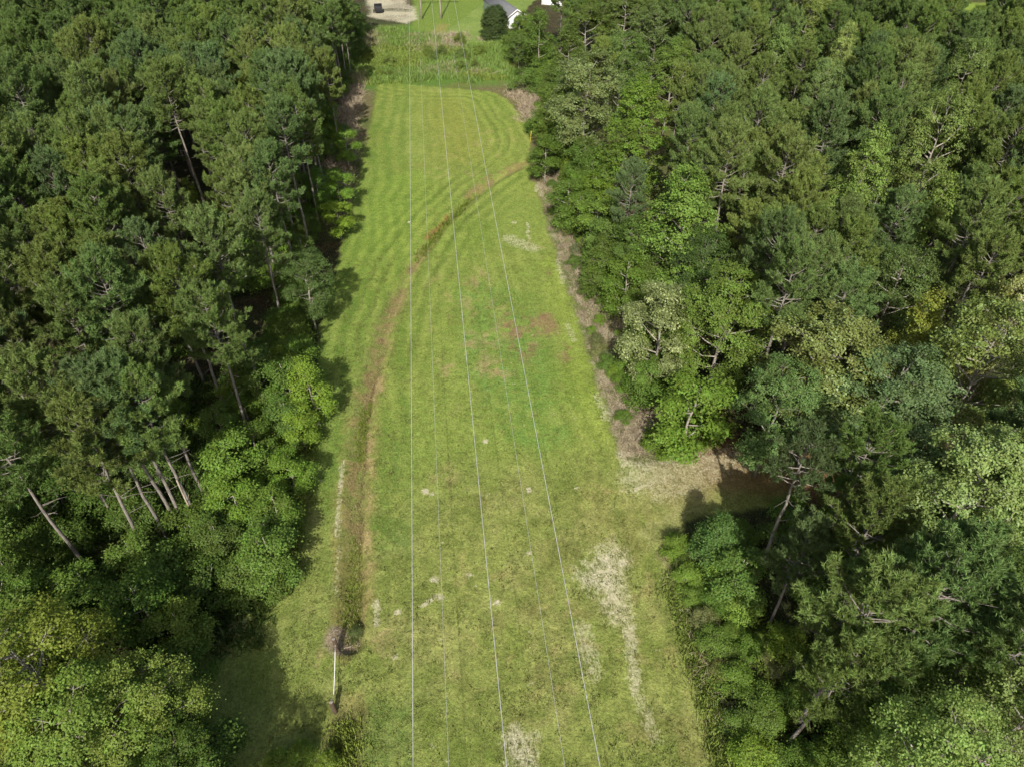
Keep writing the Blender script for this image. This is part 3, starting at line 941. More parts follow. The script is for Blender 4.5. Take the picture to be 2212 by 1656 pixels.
# hand-surveyed trees: (name, protos, photo x, photo y of crown middle, height of crown middle, scale, colour, label)
HAND = [
    ('broadleaf_tree', PALE[0], 1262, 190, 12, 1.25, (.105, .16, .045), 'big round olive tree with cream tips where the right wood begins beyond the mown plot'),
    ('broadleaf_tree', OAKS[0], 1205, 215, 8, .9, MID, 'dark green tree left of the big olive tree on the right edge'),
    ('broadleaf_tree', CONES[0], 1395, 268, 11, 1.15, (.10, .19, .028), 'bright green pointed tree among dark pines right of the mowing loop'),
    ('broadleaf_tree', CONES[1], 1345, 330, 8, .8, (.085, .17, .03), 'smaller bright tree at the foot of the bright pointed tree'),
    ('broadleaf_tree', CONES[1], 1483, 480, 11, 1.2, (.105, .20, .04), 'tiered fresh green tree with pointed leaders, middle of the right wood edge'),
    ('broadleaf_tree', BLOS[0], 1425, 690, 8.5, 1.0, (.11, .16, .05), 'cream-flowered tree beside the dry brush strip'),
    ('broadleaf_tree', OAKS[1], 1575, 665, 10.5, 1.0, MID, 'mid green oak right of the cream-flowered tree'),
    ('broadleaf_tree', OAKS[2], 1520, 560, 9, .8, (.06, .12, .028), 'dark oak behind the cream-flowered tree'),
    ('broadleaf_tree', SAPS[0], 1497, 872, 4.0, 1.75, (.10, .215, .03), 'rounded fresh green tree at the corner of the sandy side track'),
    ('broadleaf_tree', PALE[1], 1775, 770, 11, 1.15, (.125, .19, .055), 'large silvery green oak behind the dark gap of the side track'),
    ('broadleaf_tree', OAKS[0], 1690, 850, 9.5, .8, (.085, .165, .045), 'silvery lower limbs of an oak left of the large silvery oak'),
    ('broadleaf_tree', OAKS[0], 1905, 850, 10.5, 1.1, (.085, .145, .05), 'grey-green oak right of the large silvery oak'),
    ('pine_tree', PINES[2], 1745, 580, 13.5, 1.15, (.13, .205, .06), 'pale broad pine above the silvery oak'),
    ('pine_tree', PINES[5], 1830, 620, 13, 1.0, (.12, .195, .056), 'pale pine right of the broad pale pine above the silvery oak'),
    ('broadleaf_tree', PALE[1], 2112, 1040, 11, .92, (.14, .225, .055), 'big pale cream-green tree on the right side of the picture'),
    ('pine_tree', PINES[0], 1885, 960, 13.5, 1.0, (.11, .185, .05), 'dense pine left of the big pale cream-green tree'),
    ('pine_tree', PINES[4], 1905, 1100, 13.5, .95, (.115, .185, .048), 'pine below the dense pine and left of the pale tree'),
    ('pine_tree', PINES[5], 1890, 1290, 12.5, 1.1, (.125, .195, .055), 'widest pine in the lower right wood, bushy crown'),
    ('pine_tree', PINES[6], 1815, 1420, 11, .85, (.11, .18, .05), 'smaller pine at the lower left foot of the widest pine'),
    ('broadleaf_tree', OAKS[1], 2010, 1655, 11, .72, (.15, .245, .06), 'pale large-leaved tree cut by the bottom right of the picture'),
    ('broadleaf_tree', MAPLE[0], 2190, 1590, 11, .72, (.14, .235, .06), 'pale leafy tree in the bottom right corner'),
    ('broadleaf_tree', PALE[0], 2140, 760, 12, 1.0, (.11, .175, .04), 'yellow-tipped oak at the right edge of the picture above the pale tree'),
    ('broadleaf_tree', BLOS[0], 2190, 690, 12, .8, (.15, .20, .05), 'cream-tipped tree touching the right edge of the picture'),
    ('broadleaf_tree', COLS[0], 1975, 725, 10, .9, YELLOW, 'yellow-green slender tree behind the grey-green oak'),
    ('broadleaf_tree', CONES[0], 1855, 385, 13, .8, (.125, .225, .045), 'light green pointed tree alone among dark pines of the right wood'),
    ('broadleaf_tree', OAKS[1], 2035, 305, 14, .95, (.125, .21, .05), 'pale round tree among the pines near the right edge of the picture'),
    ('broadleaf_tree', COLS[1], 2010, 475, 13, 1.0, (.13, .21, .04), 'narrow yellow-green tree below the pale round tree'),
    ('broadleaf_tree', CONES[1], 1812, 145, 15, .8, (.16, .24, .06), 'upper yellow-green tree of the bright pair in the right wood'),
    ('broadleaf_tree', OAKS[0], 1780, 185, 14, .7, (.12, .2, .055), 'silvery tree touching the yellow-green one in the right wood'),
    ('broadleaf_tree', CONES[0], 1665, 150, 14, .8, (.11, .2, .05), 'green pointed tree nearer than the bright pair'),
    ('broadleaf_tree', OAKS[0], 1740, 30, 14, 1.0, (.12, .19, .04), 'light green tree at the top of the right wood'),
    ('broadleaf_tree', OAKS[2], 2085, 160, 14, .8, (.11, .19, .05), 'silver-green tree high in the right wood'),
    ('broadleaf_tree', COLS[0], 1165, 70, 8, 1.25, (.08, .15, .03), 'tall thin tree with bare pale lower trunk near the white house'),
    ('broadleaf_tree', OAKS[1], 1270, 60, 11, 1.0, (.085, .15, .035), 'leafy tree behind the white house, at the top of the right wood'),
    ('broadleaf_tree', OAKS[2], 1350, 40, 12, 1.1, (.10, .165, .045), 'loose pale green tree at the top middle of the right wood'),
    ('broadleaf_tree', OAKS[0], 1420, 70, 12, 1.0, (.095, .16, .045), 'loose green tree right of the pale one at the top'),
    ('broadleaf_tree', OAKS[1], 1340, 130, 11, 1.0, (.085, .16, .035), 'green tree behind the big olive tree'),
    ('broadleaf_tree', CONES[0], 1230, 130, 9, 1.0, (.085, .155, .035), 'slanting green tree above the big olive tree'),
    ('broadleaf_tree', OAKS[2], 1455, 140, 11, .9, MID, 'deep green tree between pale trees and pines'),
    ('broadleaf_tree', CEDAR[0], 1068, 40, 3.6, .98, (.055, .10, .030), 'dark dense evergreen standing on the lawn before the white house'),
    ('broadleaf_tree', OAKS[0], 1127, 50, 3.6, .42, MID, 'leafy tree partly hiding the gable of the white house'),
    ('broadleaf_tree', OAKS[1], 1122, 92, 5.0, .55, MID, 'dark tree at the lawn corner below the white house'),
    ('broadleaf_tree', SAPS[1], 1180, 325, 4, 1.3, (.07, .15, .024), 'deep green bushy tree where the ditch meets the right wood'),
    ('broadleaf_tree', SAPS[2], 1225, 300, 5, 1.4, (.065, .14, .024), 'deep green bushy tree a step inside the wood from the ditch head'),
    ('broadleaf_tree', SAPS[0], 1265, 345, 5, 1.4, (.07, .145, .026), 'bushy tree in front of two bare pine trunks on the right'),
    ('broadleaf_tree', SAPS[1], 1230, 420, 4.5, 1.35, (.08, .17, .026), 'green bushy tree behind the brush strip, upper part'),
    ('broadleaf_tree', SAPS[2], 1290, 470, 5, 1.5, (.085, .17, .03), 'round green tree behind the brush strip, middle part'),
    ('pine_tree', PINES[6], 1360, 400, 12, .9, (.10, .165, .065), 'grey-green pine between the bright pointed tree and the tiered tree'),
    ('broadleaf_tree', COLS[1], 1300, 560, 5, .9, (.08, .155, .03), 'slim green tree beside the brush strip above the cream-flowered tree'),
    ('broadleaf_tree', OAKS[2], 1385, 520, 7.5, .75, (.072, .145, .03), 'round tree between the brush strip and the tiered tree'),
    ('broadleaf_tree', COLS[0], 1555, 1150, 3.6, .75, (.07, .16, .032), 'glossy green tree at the near corner of the side track'),
    ('broadleaf_tree', SAPS[1], 1600, 1230, 3.6, 1.1, (.075, .16, .03), 'leafy understory tree left of the long leaning pine trunk'),
    # left wood
    ('broadleaf_tree', SAPS[0], 745, 305, 4, 1.1, (.10, .21, .03), 'fresh green sapling on the left edge beside the grey brush'),
    ('broadleaf_tree', SAPS[1], 728, 395, 4, 1.2, (.115, .23, .03), 'bright green young tree on the left edge above the small round one'),
    ('broadleaf_tree', SAPS[2], 728, 460, 3.6, 1.05, (.125, .245, .03), 'small round bright tree where the left field edge bends'),
    ('broadleaf_tree', COLS[0], 684, 405, 5, .85, (.085, .19, .028), 'green tree behind the bright young tree of the left edge'),
    ('broadleaf_tree', OAKS[0], 655, 592, 7, .62, (.058, .115, .028), 'dark round tree leaning over the shaded grass on the left edge'),
    ('broadleaf_tree', SAPS[1], 655, 545, 6, .8, (.06, .12, .028), 'small tree in the shade between pines and the dark round tree'),
    ('broadleaf_tree', COLS[0], 668, 830, 5.2, .82, (.11, .215, .03), 'tall bright leafy tree at the left field edge with dense foliage to the ground'),
    ('broadleaf_tree', SAPS[0], 642, 905, 3.6, .95, (.12, .225, .03), 'bright bushy tree just below the tall bright one on the left edge'),
    ('broadleaf_tree', SAPS[2], 622, 1010, 3.4, .95, (.10, .205, .03), 'rounded bright tree on the left edge, middle of the leafy row'),
    ('broadleaf_tree', SAPS[1], 592, 1095, 3.4, .95, (.095, .19, .03), 'green bushy tree low on the left edge'),
    ('broadleaf_tree', SAPS[0], 580, 1190, 3.4, 1.1, (.10, .195, .032), 'leafy tree near the lower end of the left edge row'),
    ('broadleaf_tree', SAPS[2], 500, 985, 5.0, 1.3, (.085, .18, .026), 'leafy understory tree between pine trunks on the left'),
    ('broadleaf_tree', SAPS[1], 500, 1065, 4.0, 1.1, (.095, .20, .03), 'bright understory tree beside fallen grey logs'),
    ('broadleaf_tree', COLS[1], 415, 435, 15, .55, (.14, .24, .03), 'yellow-green leafy spire poking through the left pine canopy'),
    ('broadleaf_tree', MAPLE[0], 60, 1440, 9.5, .95, MAPLEC, 'big yellow-green maple with pale limbs at the left edge of the picture'),
    ('broadleaf_tree', OAKS[1], 175, 1570, 8.5, .8, (.12, .205, .032), 'yellow-green maple at the bottom left'),
    ('broadleaf_tree', MAPLE[0], 305, 1520, 7.5, .72, (.14, .215, .045), 'speckled light green maple overhanging the shaded side track'),
    ('broadleaf_tree', SAPS[0], 430, 1610, 4.5, 1.15, (.06, .13, .022), 'dark green leafy tree at the bottom beside the shaded grass'),
    ('broadleaf_tree', OAKS[2], 380, 1650, 6, .6, (.07, .14, .026), 'deep green tree at the bottom edge, right of the maples'),
    ('broadleaf_tree', SAPS[1], 385, 1345, 3, .95, (.12, .215, .035), 'light green bushy tree by the mouth of the left side track'),
    ('broadleaf_tree', SAPS[2], 300, 1290, 4.5, 1.15, (.07, .15, .026), 'leafy tree in the lower left thicket below the pine trunks'),
    ('broadleaf_tree', SAPS[0], 140, 1290, 4.5, 1.15, (.075, .16, .028), 'leafy tree beside the bare reddish ground in the lower left'),
    ('broadleaf_tree', OAKS[0], 20, 1300, 6, .6, (.08, .165, .03), 'green tree at the left edge of the picture above the maple'),
]
SIGHT = []
for name, pr, px, py, hc, s, c, lab in HAND:
    mid0, r0 = info(pr)
    zs = min(1.5, max(.85, hc / (mid0 * s)))
    x, y = at_photo(px, py, mid0 * s * zs)
    tree(name, pr, x, y, s, lab, color=c, zs=zs)
    if not (lab.startswith('dark dense') or hc < 7):
        SIGHT.append((x, y, r0 * s, mid0 * s * zs))

# front row pines of the left wood, set by the foot of each trunk
FRONT = [(440, 1146, 0, 'pine right of the broken snag at the lower left, slim bare trunk'), (407, 1152, 1, 'straight bare-trunked pine left of the broken snag'),
         (451, 1081, 3, 'pine with long bare trunk behind the broken snag'), (486, 883, 2, 'thick-trunked pine in the middle of the left front row'),
         (546, 956, 0, 'pine whose long trunk ends nearest the bright leafy row'), (385, 1143, 3, 'stout pine in the lower left group of bare trunks'),
         (321, 1208, 4, 'pine with rough grey trunk left of the lower group'), (183, 1220, 1, 'pine rising beside the reddish bare ground'),
         (31, 1229, 0, 'pine whose trunk foot shows at the left edge of the picture'), (366, 1168, 2, 'short-looking pine trunk left of the stout one'),
         (623, 381, 1, 'pine trunk showing in the upper dark gap of the left edge, first from the inside'), (647, 407, 3, 'pine trunk in the upper dark gap, longest of the three'),
         (671, 315, 0, 'pine trunk in the upper dark gap, nearest the grey brush'), (652, 640, 1, 'pine just below the dark round tree of the left edge'), (668, 545, 3, 'pine close behind the dark round tree, nearest the grass'), (690, 490, 0, 'edge pine between the dark round tree and the small round bright tree'),
         (545, 800, 5, 'pine leaning over the dark gap above the bright leafy tree'),
         (600, 640, 2, 'broad pine overhanging the shaded grass on the left'), (560, 540, 5, 'wide-limbed pine behind the dark round tree'),
         (640, 520, 4, 'pine just above the dark round tree of the left edge'), (250, 1120, 5, 'pine in the second rank, lower left'), (120, 1130, 2, 'pine in the second rank close to the left edge of the picture')]
for px, py, k, lab in FRONT:
    x, y = G(px, py)
    tree('pine_tree', PINES[k], x, y, rnd.uniform(.94, 1.04), lab, color=PINE_C[k % 5], zs=1.0)
# right trunks
x, y = G(1615, 1285)
tree('pine_tree', PINE_SPARSE, x, y, 1.0, 'thin-crowned pine with long bare leaning trunk near the side track', color=(.075, .12, .05), tilt=(0, 0))
x, y = G(1660, 1350)
tree('pine_tree', PINES[6], x, y, .78, 'slim young pine with bare trunk right of the thin-crowned pine', color=PINE_C[3], tilt=(0, 0))
x, y = G(1800, 1310)
x, y = G(1612, 905)
tree('pine_tree', PINES[3], x, y, 1.02, 'pine trunk standing in the dark gap left of the silvery oak', color=PINE_C[1])
x, y = G(1275, 345)
tree('pine_tree', PINES[1], x, y, .95, 'forked pale pine trunk in the dark gap near the ditch head', color=PINE_C[2])
x, y = G(1290, 345)
tree('pine_tree', PINES[3], x + 1.2, y + 1, .92, 'second pine trunk in the dark gap near the ditch head', color=PINE_C[0])


def free(x, y, r):
    for tx, ty, tr_ in TREES:
        if (tx - x) ** 2 + (ty - y) ** 2 < (r + tr_ * .75) ** 2:
            return False
    return True


# the closed pine canopy
cand = []
sp = 4.2
for i in range(-45, 46):
    for j in range(-2, 60):
        x = i * sp + (j % 2) * sp * .5 + rnd.uniform(-1.5, 1.5)
        y = 4 + j * sp * .88 + rnd.uniform(-1.3, 1.3)
        left = x < 0
        if left:
            lim = -18.5 if y < 60 else (-16.5 if y < 75 else -15.2)
            if x > (-23 if y < 48 else lim) or y < 34.5:
                continue
        else:
            if x < 21.5 + (2 if y < 45 else 0) + (2.5 if y > 120 else 0):
                continue
            if y < 14:
                continue
            # side track stays open
            if 34 < y < 43 and x < 33:
                continue
        if not left and x < 60 and y > 165 and x < 14 + (y - 165) * .9:
            continue
        s = rnd.uniform(.82, 1.08)
        top = P(x, y, 15.5 * s)
        bot = P(x, y, 8)
        if top[0] < -130 or top[0] > 2342 or top[1] > 1800 or top[1] < -60:
            continue
        if 1940 < top[0] < 2015 and top[1] < 22:
            continue
        if 2065 < top[0] < 2170 and top[1] < 46:
            continue
        if not free(x, y, 1.6):
            continue
        # a taller tree that shows in the photograph has no pine close before it
        hid = False
        for hx_, hy_, hr_, hz_ in SIGHT:
            dd_ = math.hypot(hx_, hy_)
            ux, uy = hx_ / dd_, hy_ / dd_
            a_ = (hx_ - x) * ux + (hy_ - y) * uy
            b_ = abs(-(hx_ - x) * uy + (hy_ - y) * ux)
            reach = (16 - hz_ + 2.2) * dd_ / 42
            if 0 < a_ < reach + 2.5 and b_ < hr_ * .8 + 1.2:
                hid = True
        if hid:
            continue
        cand.append((x, y, s, left, j))
cand.sort(key=lambda c: math.hypot(c[0], c[1]))
PC = {}
mass = []
n_pine = sum(1 for o in COL.objects if o.name.startswith('pine_tree'))
ORD = ['first', 'second', 'third', 'fourth', 'fifth', 'sixth', 'seventh', 'eighth', 'ninth', 'tenth', 'eleventh', 'twelfth', 'thirteenth', 'fourteenth', 'fifteenth', 'sixteenth', 'seventeenth', 'eighteenth', 'nineteenth', 'twentieth']
ORD += ['twenty-' + q for q in ORD[:9]] + ['thirtieth'] + ['thirty-' + q for q in ORD[:9]] + ['fortieth'] + ['forty-' + q for q in ORD[:9]] + ['fiftieth'] + ['fifty-' + q for q in ORD[:9]] + ['sixtieth'] + ['sixty-' + q for q in ORD[:9]]
ANCH = {True: [(0, 'the gate posts'), (37, 'the fallen grey logs'), (50, 'the tall bright tree at the grass'), (74, 'the dark round tree at the grass'), (90, 'the small round bright tree'), (112, 'the grey leafless brush'), (138, 'the far end of the mown plot'), (160, 'the marsh')],
        False: [(0, 'the bottom corner'), (26, 'the long sand patch'), (40, 'the side track'), (60, 'the cream-flowered tree'), (78, 'the tiered green tree'), (97, 'the ditch head'), (118, 'the mowing loop'), (140, 'the marsh'), (170, 'the white house')]}
ROWW = ['level with', 'one row beyond', 'two rows beyond', 'three rows beyond', 'four rows beyond', 'five rows beyond', 'six rows beyond', 'seven rows beyond', 'eight rows beyond', 'nine rows beyond']
ROWS = {}
for c_ in cand:
    ROWS.setdefault((c_[3], c_[4]), []).append(c_)


def row_label(c_):
    row = sorted(ROWS[(c_[3], c_[4])], key=lambda q: abs(q[0]))
    n = row.index(c_)
    yr = 4 + c_[4] * sp * .88
    k = max(i for i, a in enumerate(ANCH[c_[3]]) if a[0] <= yr + .01)
    a = ANCH[c_[3]][k]
    j0 = math.ceil((a[0] - 4 - .01) / (sp * .88))
    return '%s-wood pine, %s from grass, %s %s' % ('left' if c_[3] else 'right', ORD[n], ROWW[min(9, c_[4] - max(j0, 0))], a[1])


for n_, (x, y, s, left, jrow) in enumerate(cand):
    k = rnd.randrange(len(PINES))
    if n_ < 300 - n_pine:
        zone = 'near' if y < 62 else ('middle' if y < 95 else 'far')
        side = 'left' if left else 'right'
        lab = row_label(cand[n_])
        tree('pine_tree', PINES[k], x, y, s, lab, 'pines in the %s part of the %s wood' % (zone, side), color=PINE_C[rnd.randrange(5)], zs=rnd.uniform(.94, 1.06))
        TREES.pop()
    else:
        mass.append((x, y, s, k))
print('pines', n_pine, len(cand), 'mass', len(mass))


def scatter(name, protos, pts, colors, kind='stuff', label=None):
    """one object: far trees as geometry-node instances of whole small trees"""
    col_ = bpy.data.collections.new(name + '_kinds')
    for i, (tm, cm) in enumerate(protos):
        # join trunk and crown into one mesh
        parts = []
        me = bpy.data.meshes.new(name + '_kind')
        import bmesh
        bm = bmesh.new()
        bm.from_mesh(cm)
        nf = len(bm.faces)
        bm.from_mesh(tm)
        bm.faces.ensure_lookup_table()
        for f in bm.faces[nf:]:
            f.material_index = 1
        bm.to_mesh(me)
        bm.free()
        me.materials.append(leaf_mat('far_needle', trans=.25, rough=.6, spec=.18, var=.5, hue=(.467, .502), fixed=jit(colors[i % len(colors)], .1)[:3]))
        me.materials.append(tm.materials[0])
        col_.objects.link(bpy.data.objects.new('kind_%02d' % i, me))
    nk = len(protos)
    V = np.array([(x, y, ground_z(x, y)) for x, y, s, k in pts])
    me = bpy.data.meshes.new(name)
    me.vertices.add(len(V))
    me.vertices.foreach_set('co', V.astype(np.float32).ravel())
    a = me.attributes.new('size', 'FLOAT', 'POINT')
    a.data.foreach_set('value', np.array([p[2] for p in pts], dtype=np.float32))
    a = me.attributes.new('which', 'INT', 'POINT')
    a.data.foreach_set('value', np.array([rnd.randrange(nk) for p in pts], dtype=np.int32))
    a = me.attributes.new('turn', 'FLOAT', 'POINT')
    a.data.foreach_set('value', rng.uniform(0, 6.28, len(pts)).astype(np.float32))
    o = obj(name, me)
    ng = bpy.data.node_groups.new(name, 'GeometryNodeTree')
    ng.interface.new_socket('Geometry', in_out='INPUT', socket_type='NodeSocketGeometry')
    ng.interface.new_socket('Geometry', in_out='OUTPUT', socket_type='NodeSocketGeometry')
    gi, go = ng.nodes.new('NodeGroupInput'), ng.nodes.new('NodeGroupOutput')
    ip = ng.nodes.new('GeometryNodeInstanceOnPoints')
    ci = ng.nodes.new('GeometryNodeCollectionInfo')
    ci.inputs['Collection'].default_value = col_
    ci.inputs['Separate Children'].default_value = True
    ci.inputs['Reset Children'].default_value = True

    def nattr(n, t):
        q = ng.nodes.new('GeometryNodeInputNamedAttribute')
        q.data_type = t
        q.inputs[0].default_value = n
        return q.outputs[0]
    L = ng.links.new
    L(gi.outputs[0], ip.inputs['Points'])
    L(ci.outputs[0], ip.inputs['Instance'])
    ip.inputs['Pick Instance'].default_value = True
    L(nattr('which', 'INT'), ip.inputs['Instance Index'])
    cx = ng.nodes.new('ShaderNodeCombineXYZ')
    L(nattr('turn', 'FLOAT'), cx.inputs[2])
    er = ng.nodes.new('FunctionNodeEulerToRotation')
    L(cx.outputs[0], er.inputs[0])
    L(er.outputs[0], ip.inputs['Rotation'])
    L(nattr('size', 'FLOAT'), ip.inputs['Scale'])
    L(ip.outputs[0], go.inputs[0])
    md = o.modifiers.new('scatter', 'NODES')
    md.node_group = ng
    tag(o, label, None, None, kind)
    return o


if mass:
    o = scatter('pine_wood', PINES, mass, PINE_C, label='distant pine wood on both sides beyond the nearer pines')
    o['category'] = 'wood'

# broadleaf trees mixed into the right wood, hedging the far edges and shading the lower left grass
EXTRA = []
for k in range(400):
    if len(EXTRA) >= 34:
        break
    y = rnd.uniform(30, 135)
    x = rnd.uniform(23, 23 + y * .75)
    if 33 < y < 44 and x < 34:
        continue
    if free(x, y, 2.2):
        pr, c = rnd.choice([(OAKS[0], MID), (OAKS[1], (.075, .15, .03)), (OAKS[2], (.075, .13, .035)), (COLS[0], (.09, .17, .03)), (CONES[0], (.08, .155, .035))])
        s = rnd.uniform(.7, .95) if pr is not COLS[0] else 1.2
        EXTRA.append(1)
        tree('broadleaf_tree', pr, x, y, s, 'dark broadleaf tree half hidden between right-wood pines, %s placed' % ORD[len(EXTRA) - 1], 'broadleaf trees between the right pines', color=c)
for x, y, s, k, lab in ((-15.5, 3, 1.0, 0, 'third from the grass'), (-19.5, 7.5, .95, 1, 'fourth from the grass'), (-14.6, 6.6, .9, 2, 'second from the grass'), (-23, 2, 1.0, 2, 'fifth from the grass'), (-13.9, 3.6, .8, 1, 'nearest the grass'), (-25, 9, .9, 0, 'deepest in the wood')):
    tree('broadleaf_tree', OAKS[k], x, y, s, 'leafy tree just below the bottom left, ' + lab, 'trees shading the lower left grass', color=MID)


def shrubs(n, region, protos, colors, s0, s1, label, group, name='shrub'):
    c = 0
    got = []
    for k in range(n * 8):
        if c >= n:
            break
        x, y = region()
        q = P(x, y, 1.5)
        if q[0] < -60 or q[0] > 2270 or q[1] > 1720 or q[1] < -40:
            continue
        if not all((tx - x) ** 2 + (ty - y) ** 2 > 1.0 for tx, ty, _ in TREES):
            continue
        c += 1
        got.append(tree(name, rnd.choice(protos), x, y, rnd.uniform(s0, s1), label, group, color=rnd.choice(colors), cat='shrub', zs=rnd.uniform(.8, 1.2)))
    for k, o in enumerate(sorted(got, key=lambda q: q.location.y)):
        o['label'] = '%s, %s from the near end' % (label, ORD[k])


CG = [(.10, .20, .028), (.08, .17, .026), (.12, .225, .03), (.075, .145, .028), (.09, .18, .032)]
U = rnd.uniform
shrubs(34, lambda: (U(-19, -14.3), U(30, 62)), SHRUBS + SAPS[:1], CG, .6, 1.15, 'leafy shrub along the lower left field edge', 'shrubs along the lower left edge')
shrubs(16, lambda: (U(-17.5, -13.6), U(62, 112)), SHRUBS, CG, .6, 1.0, 'shaded shrub along the upper left field edge', 'shrubs along the upper left edge')
shrubs(36, lambda: (U(-42, -17), U(23, 46)), SHRUBS + SAPS[1:], [(.06, .13, .022), (.075, .15, .025), (.05, .11, .02), (.085, .17, .03)], .8, 1.3, 'shrub below the lower left pine trunks', 'understory shrubs of the lower left')  # leaf greens darkened, so the shade under the trees is in the colour
shrubs(20, lambda: (U(-34, -18), U(48, 90)), SHRUBS + SAPS[:1], CG[:2], .8, 1.3, 'shrub deep between the left pines', 'understory shrubs between the left pines')
shrubs(46, lambda: (U(15.9, 21.5), U(12, 32)), SHRUBS, CG + [(.14, .18, .06), (.14, .25, .04)], .28, .8, 'thicket shrub along the lower right field edge', 'thicket shrubs of the lower right')
shrubs(24, lambda: (U(20, 30), U(12, 29.5)), SHRUBS + SAPS[:1], CG[:4], .6, 1.1, 'shrub below the lower right pines', 'understory shrubs of the lower right')
shrubs(40, lambda: (U(15.0, 18.5), U(43, 98)), SHRUBS, CG + [(.12, .15, .05), (.14, .17, .07)], .18, .55, 'small green shrub growing in the dry brush strip', 'small shrubs in the brush strip')
shrubs(40, lambda: (U(17.0, 21.5), U(44, 100)), SHRUBS + SAPS, CG, .7, 1.25, 'leafy shrub behind the dry brush strip', 'shrubs behind the brush strip')
shrubs(24, lambda: (U(16.5, 24), U(98, 160)), SHRUBS + SAPS, CG, .8, 1.5, 'leafy shrub right of the marsh', 'shrubs beside the marsh')
shrubs(12, lambda: (U(-12, 13), U(143, 166)), SHRUBS, [(.13, .21, .04), (.11, .18, .04)], .35, .75, 'low shrub rising from the marsh', 'low shrubs in the marsh')
shrubs(18, lambda: (U(-18.5, -14.5), U(112, 175)), SHRUBS + SAPS, CG, .8, 1.5, 'shrub in the dark edge left of the marsh', 'shrubs left of the marsh')
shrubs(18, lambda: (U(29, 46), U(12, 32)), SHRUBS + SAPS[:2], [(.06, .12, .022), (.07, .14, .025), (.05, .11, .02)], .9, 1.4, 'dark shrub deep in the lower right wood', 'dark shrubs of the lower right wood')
for x, y, lab in ((17.8, 41.5, 'fresh green shrub at the track corner, nearest the grass'), (19.5, 41.6, 'fresh green shrub at the track corner under the rounded tree'), (21.6, 42.0, 'fresh green shrub at the track corner, deepest in the wood')):
    tree('shrub', SHRUBS[0], x, y, .8, lab, color=(.095, .2, .03), cat='shrub')
for px, py, s_, lab in ((655, 1640, .45, 'light green weedy bush at the bottom edge, left of the lower ditch'), (705, 1655, .4, 'light green weedy bush at the bottom edge beside the lower ditch'), (610, 1655, .5, 'weedy bush at the bottom edge in the tree shade'),
                        (770, 1362, .3, 'low dark weed clump at the near end of the ditch')):
    x, y = G(px, py)
    tree('shrub', SHRUBS[1], x, y, s_, lab, color=(.08, .115, .03) if 'dark' in lab else (.13, .24, .035), cat='shrub')
for px, py, sx_, lab in ((2110, 1400, .95, 'dark oak in the lower right hollow, left one'), (2190, 1330, .9, 'dark oak in the lower right hollow at the picture edge')):
    x, y = G(px, py, 8)
    tree('broadleaf_tree', OAKS[2], x, y, sx_, lab, color=(.075, .145, .028))


# ------------------------------------------------------------------ low growth (uncountable)
def blades(name, pts, hgt, color, label, spread=.25, nb=8, width=.03, lean=.35, mat='weed', cat='weeds'):
    """pts (n,2), hgt (n,)"""
    n = len(pts)
    base = np.repeat(np.c_[pts, [ground_z(a, b) for a, b in pts]], nb, 0)
    hh = np.repeat(hgt, nb) * rng.uniform(.6, 1.15, n * nb)
    base[:, :2] += rng.normal(0, spread, (n * nb, 2))
    a = rng.uniform(0, 6.28, n * nb)
    sd = np.c_[np.cos(a), np.sin(a), np.zeros(n * nb)] * width
    tip = base + np.c_[rng.normal(0, lean, (n * nb, 2)) * hh[:, None], hh]
    mid = base * .45 + tip * .55 + np.c_[rng.normal(0, .03, (n * nb, 2)), np.zeros(n * nb)] + [0, 0, .04]
    V = np.stack([base - sd * .7, base + sd * .7, mid + sd, tip, mid - sd], 1).reshape(-1, 3)
    F = np.arange(n * nb * 5).reshape(-1, 5)
    rv = np.clip(np.repeat(rng.random(n), nb) * .6 + rng.random(n * nb) * .4, 0, 1)
    me = mesh_np(name, V, [F], [M[mat]], attrs={'rnd': ('FACE', 'FLOAT', rv)})
    o = obj(name, me)
    o.color = (*color, 1)
    tag(o, label, cat, None, 'stuff')
    return o


def along_pts(line, n, w, y0=None, y1=None, u0=0, u1=1):
    line = np.asarray(line)
    seg = np.linalg.norm(np.diff(line, axis=0), axis=1)
    cum = np.concatenate([[0], np.cumsum(seg)])
    t = rng.uniform(u0, u1, n) * cum[-1]
    p = np.c_[np.interp(t, cum, line[:, 0]), np.interp(t, cum, line[:, 1])]
    p += rng.normal(0, w, (n, 2))
    if y0 is not None:
        p = p[(p[:, 1] > y0) & (p[:, 1] < y1)]
    return p


p = along_pts(DITCH, 2200, .4, 24.5, 36)
p = p[rng.random(len(p)) < sst(37, 28, p[:, 1]) * sst(.35, .6, fbm(p[:, 0], p[:, 1], .9, 2, 91)) + .1]
blades('ditch_weeds', p, rng.uniform(.1, .32, len(p)), (.15, .21, .045), 'green weeds filling the near end of the ditch', nb=14, width=.016)
p = along_pts(DITCH, 1500, .28, 43, 51)
blades('ditch_grass', p, rng.uniform(.1, .26, len(p)), (.15, .24, .035), 'bright grass in the middle of the ditch', nb=12, width=.016)
p = along_pts(DITCH, 900, .4, 76, 92)
blades('ditch_grass', p, rng.uniform(.2, .5, len(p)), (.11, .17, .03), 'rough grass in the upper bend of the ditch')
p = along_pts(DITCH, 2400, .7, 25, 70)
blades('dry_grass', p, rng.uniform(.04, .13, len(p)), (.33, .29, .15), 'tan dry grass on the ditch banks', cat='dry grass', lean=.9, width=.012)
p = along_pts(DITCH2, 420, .6, 12, 20.8)
blades('ditch_weeds', p, rng.uniform(.12, .4, len(p)), (.16, .24, .045), 'tangled weeds in the ditch below the gate posts')
p = np.c_[rng.uniform(-15.5, 15.5, 6400), rng.uniform(138, 176, 6400)]
e2 = (fbm(p[:, 0], p[:, 1], .25, 3, 71) - .5) * 9
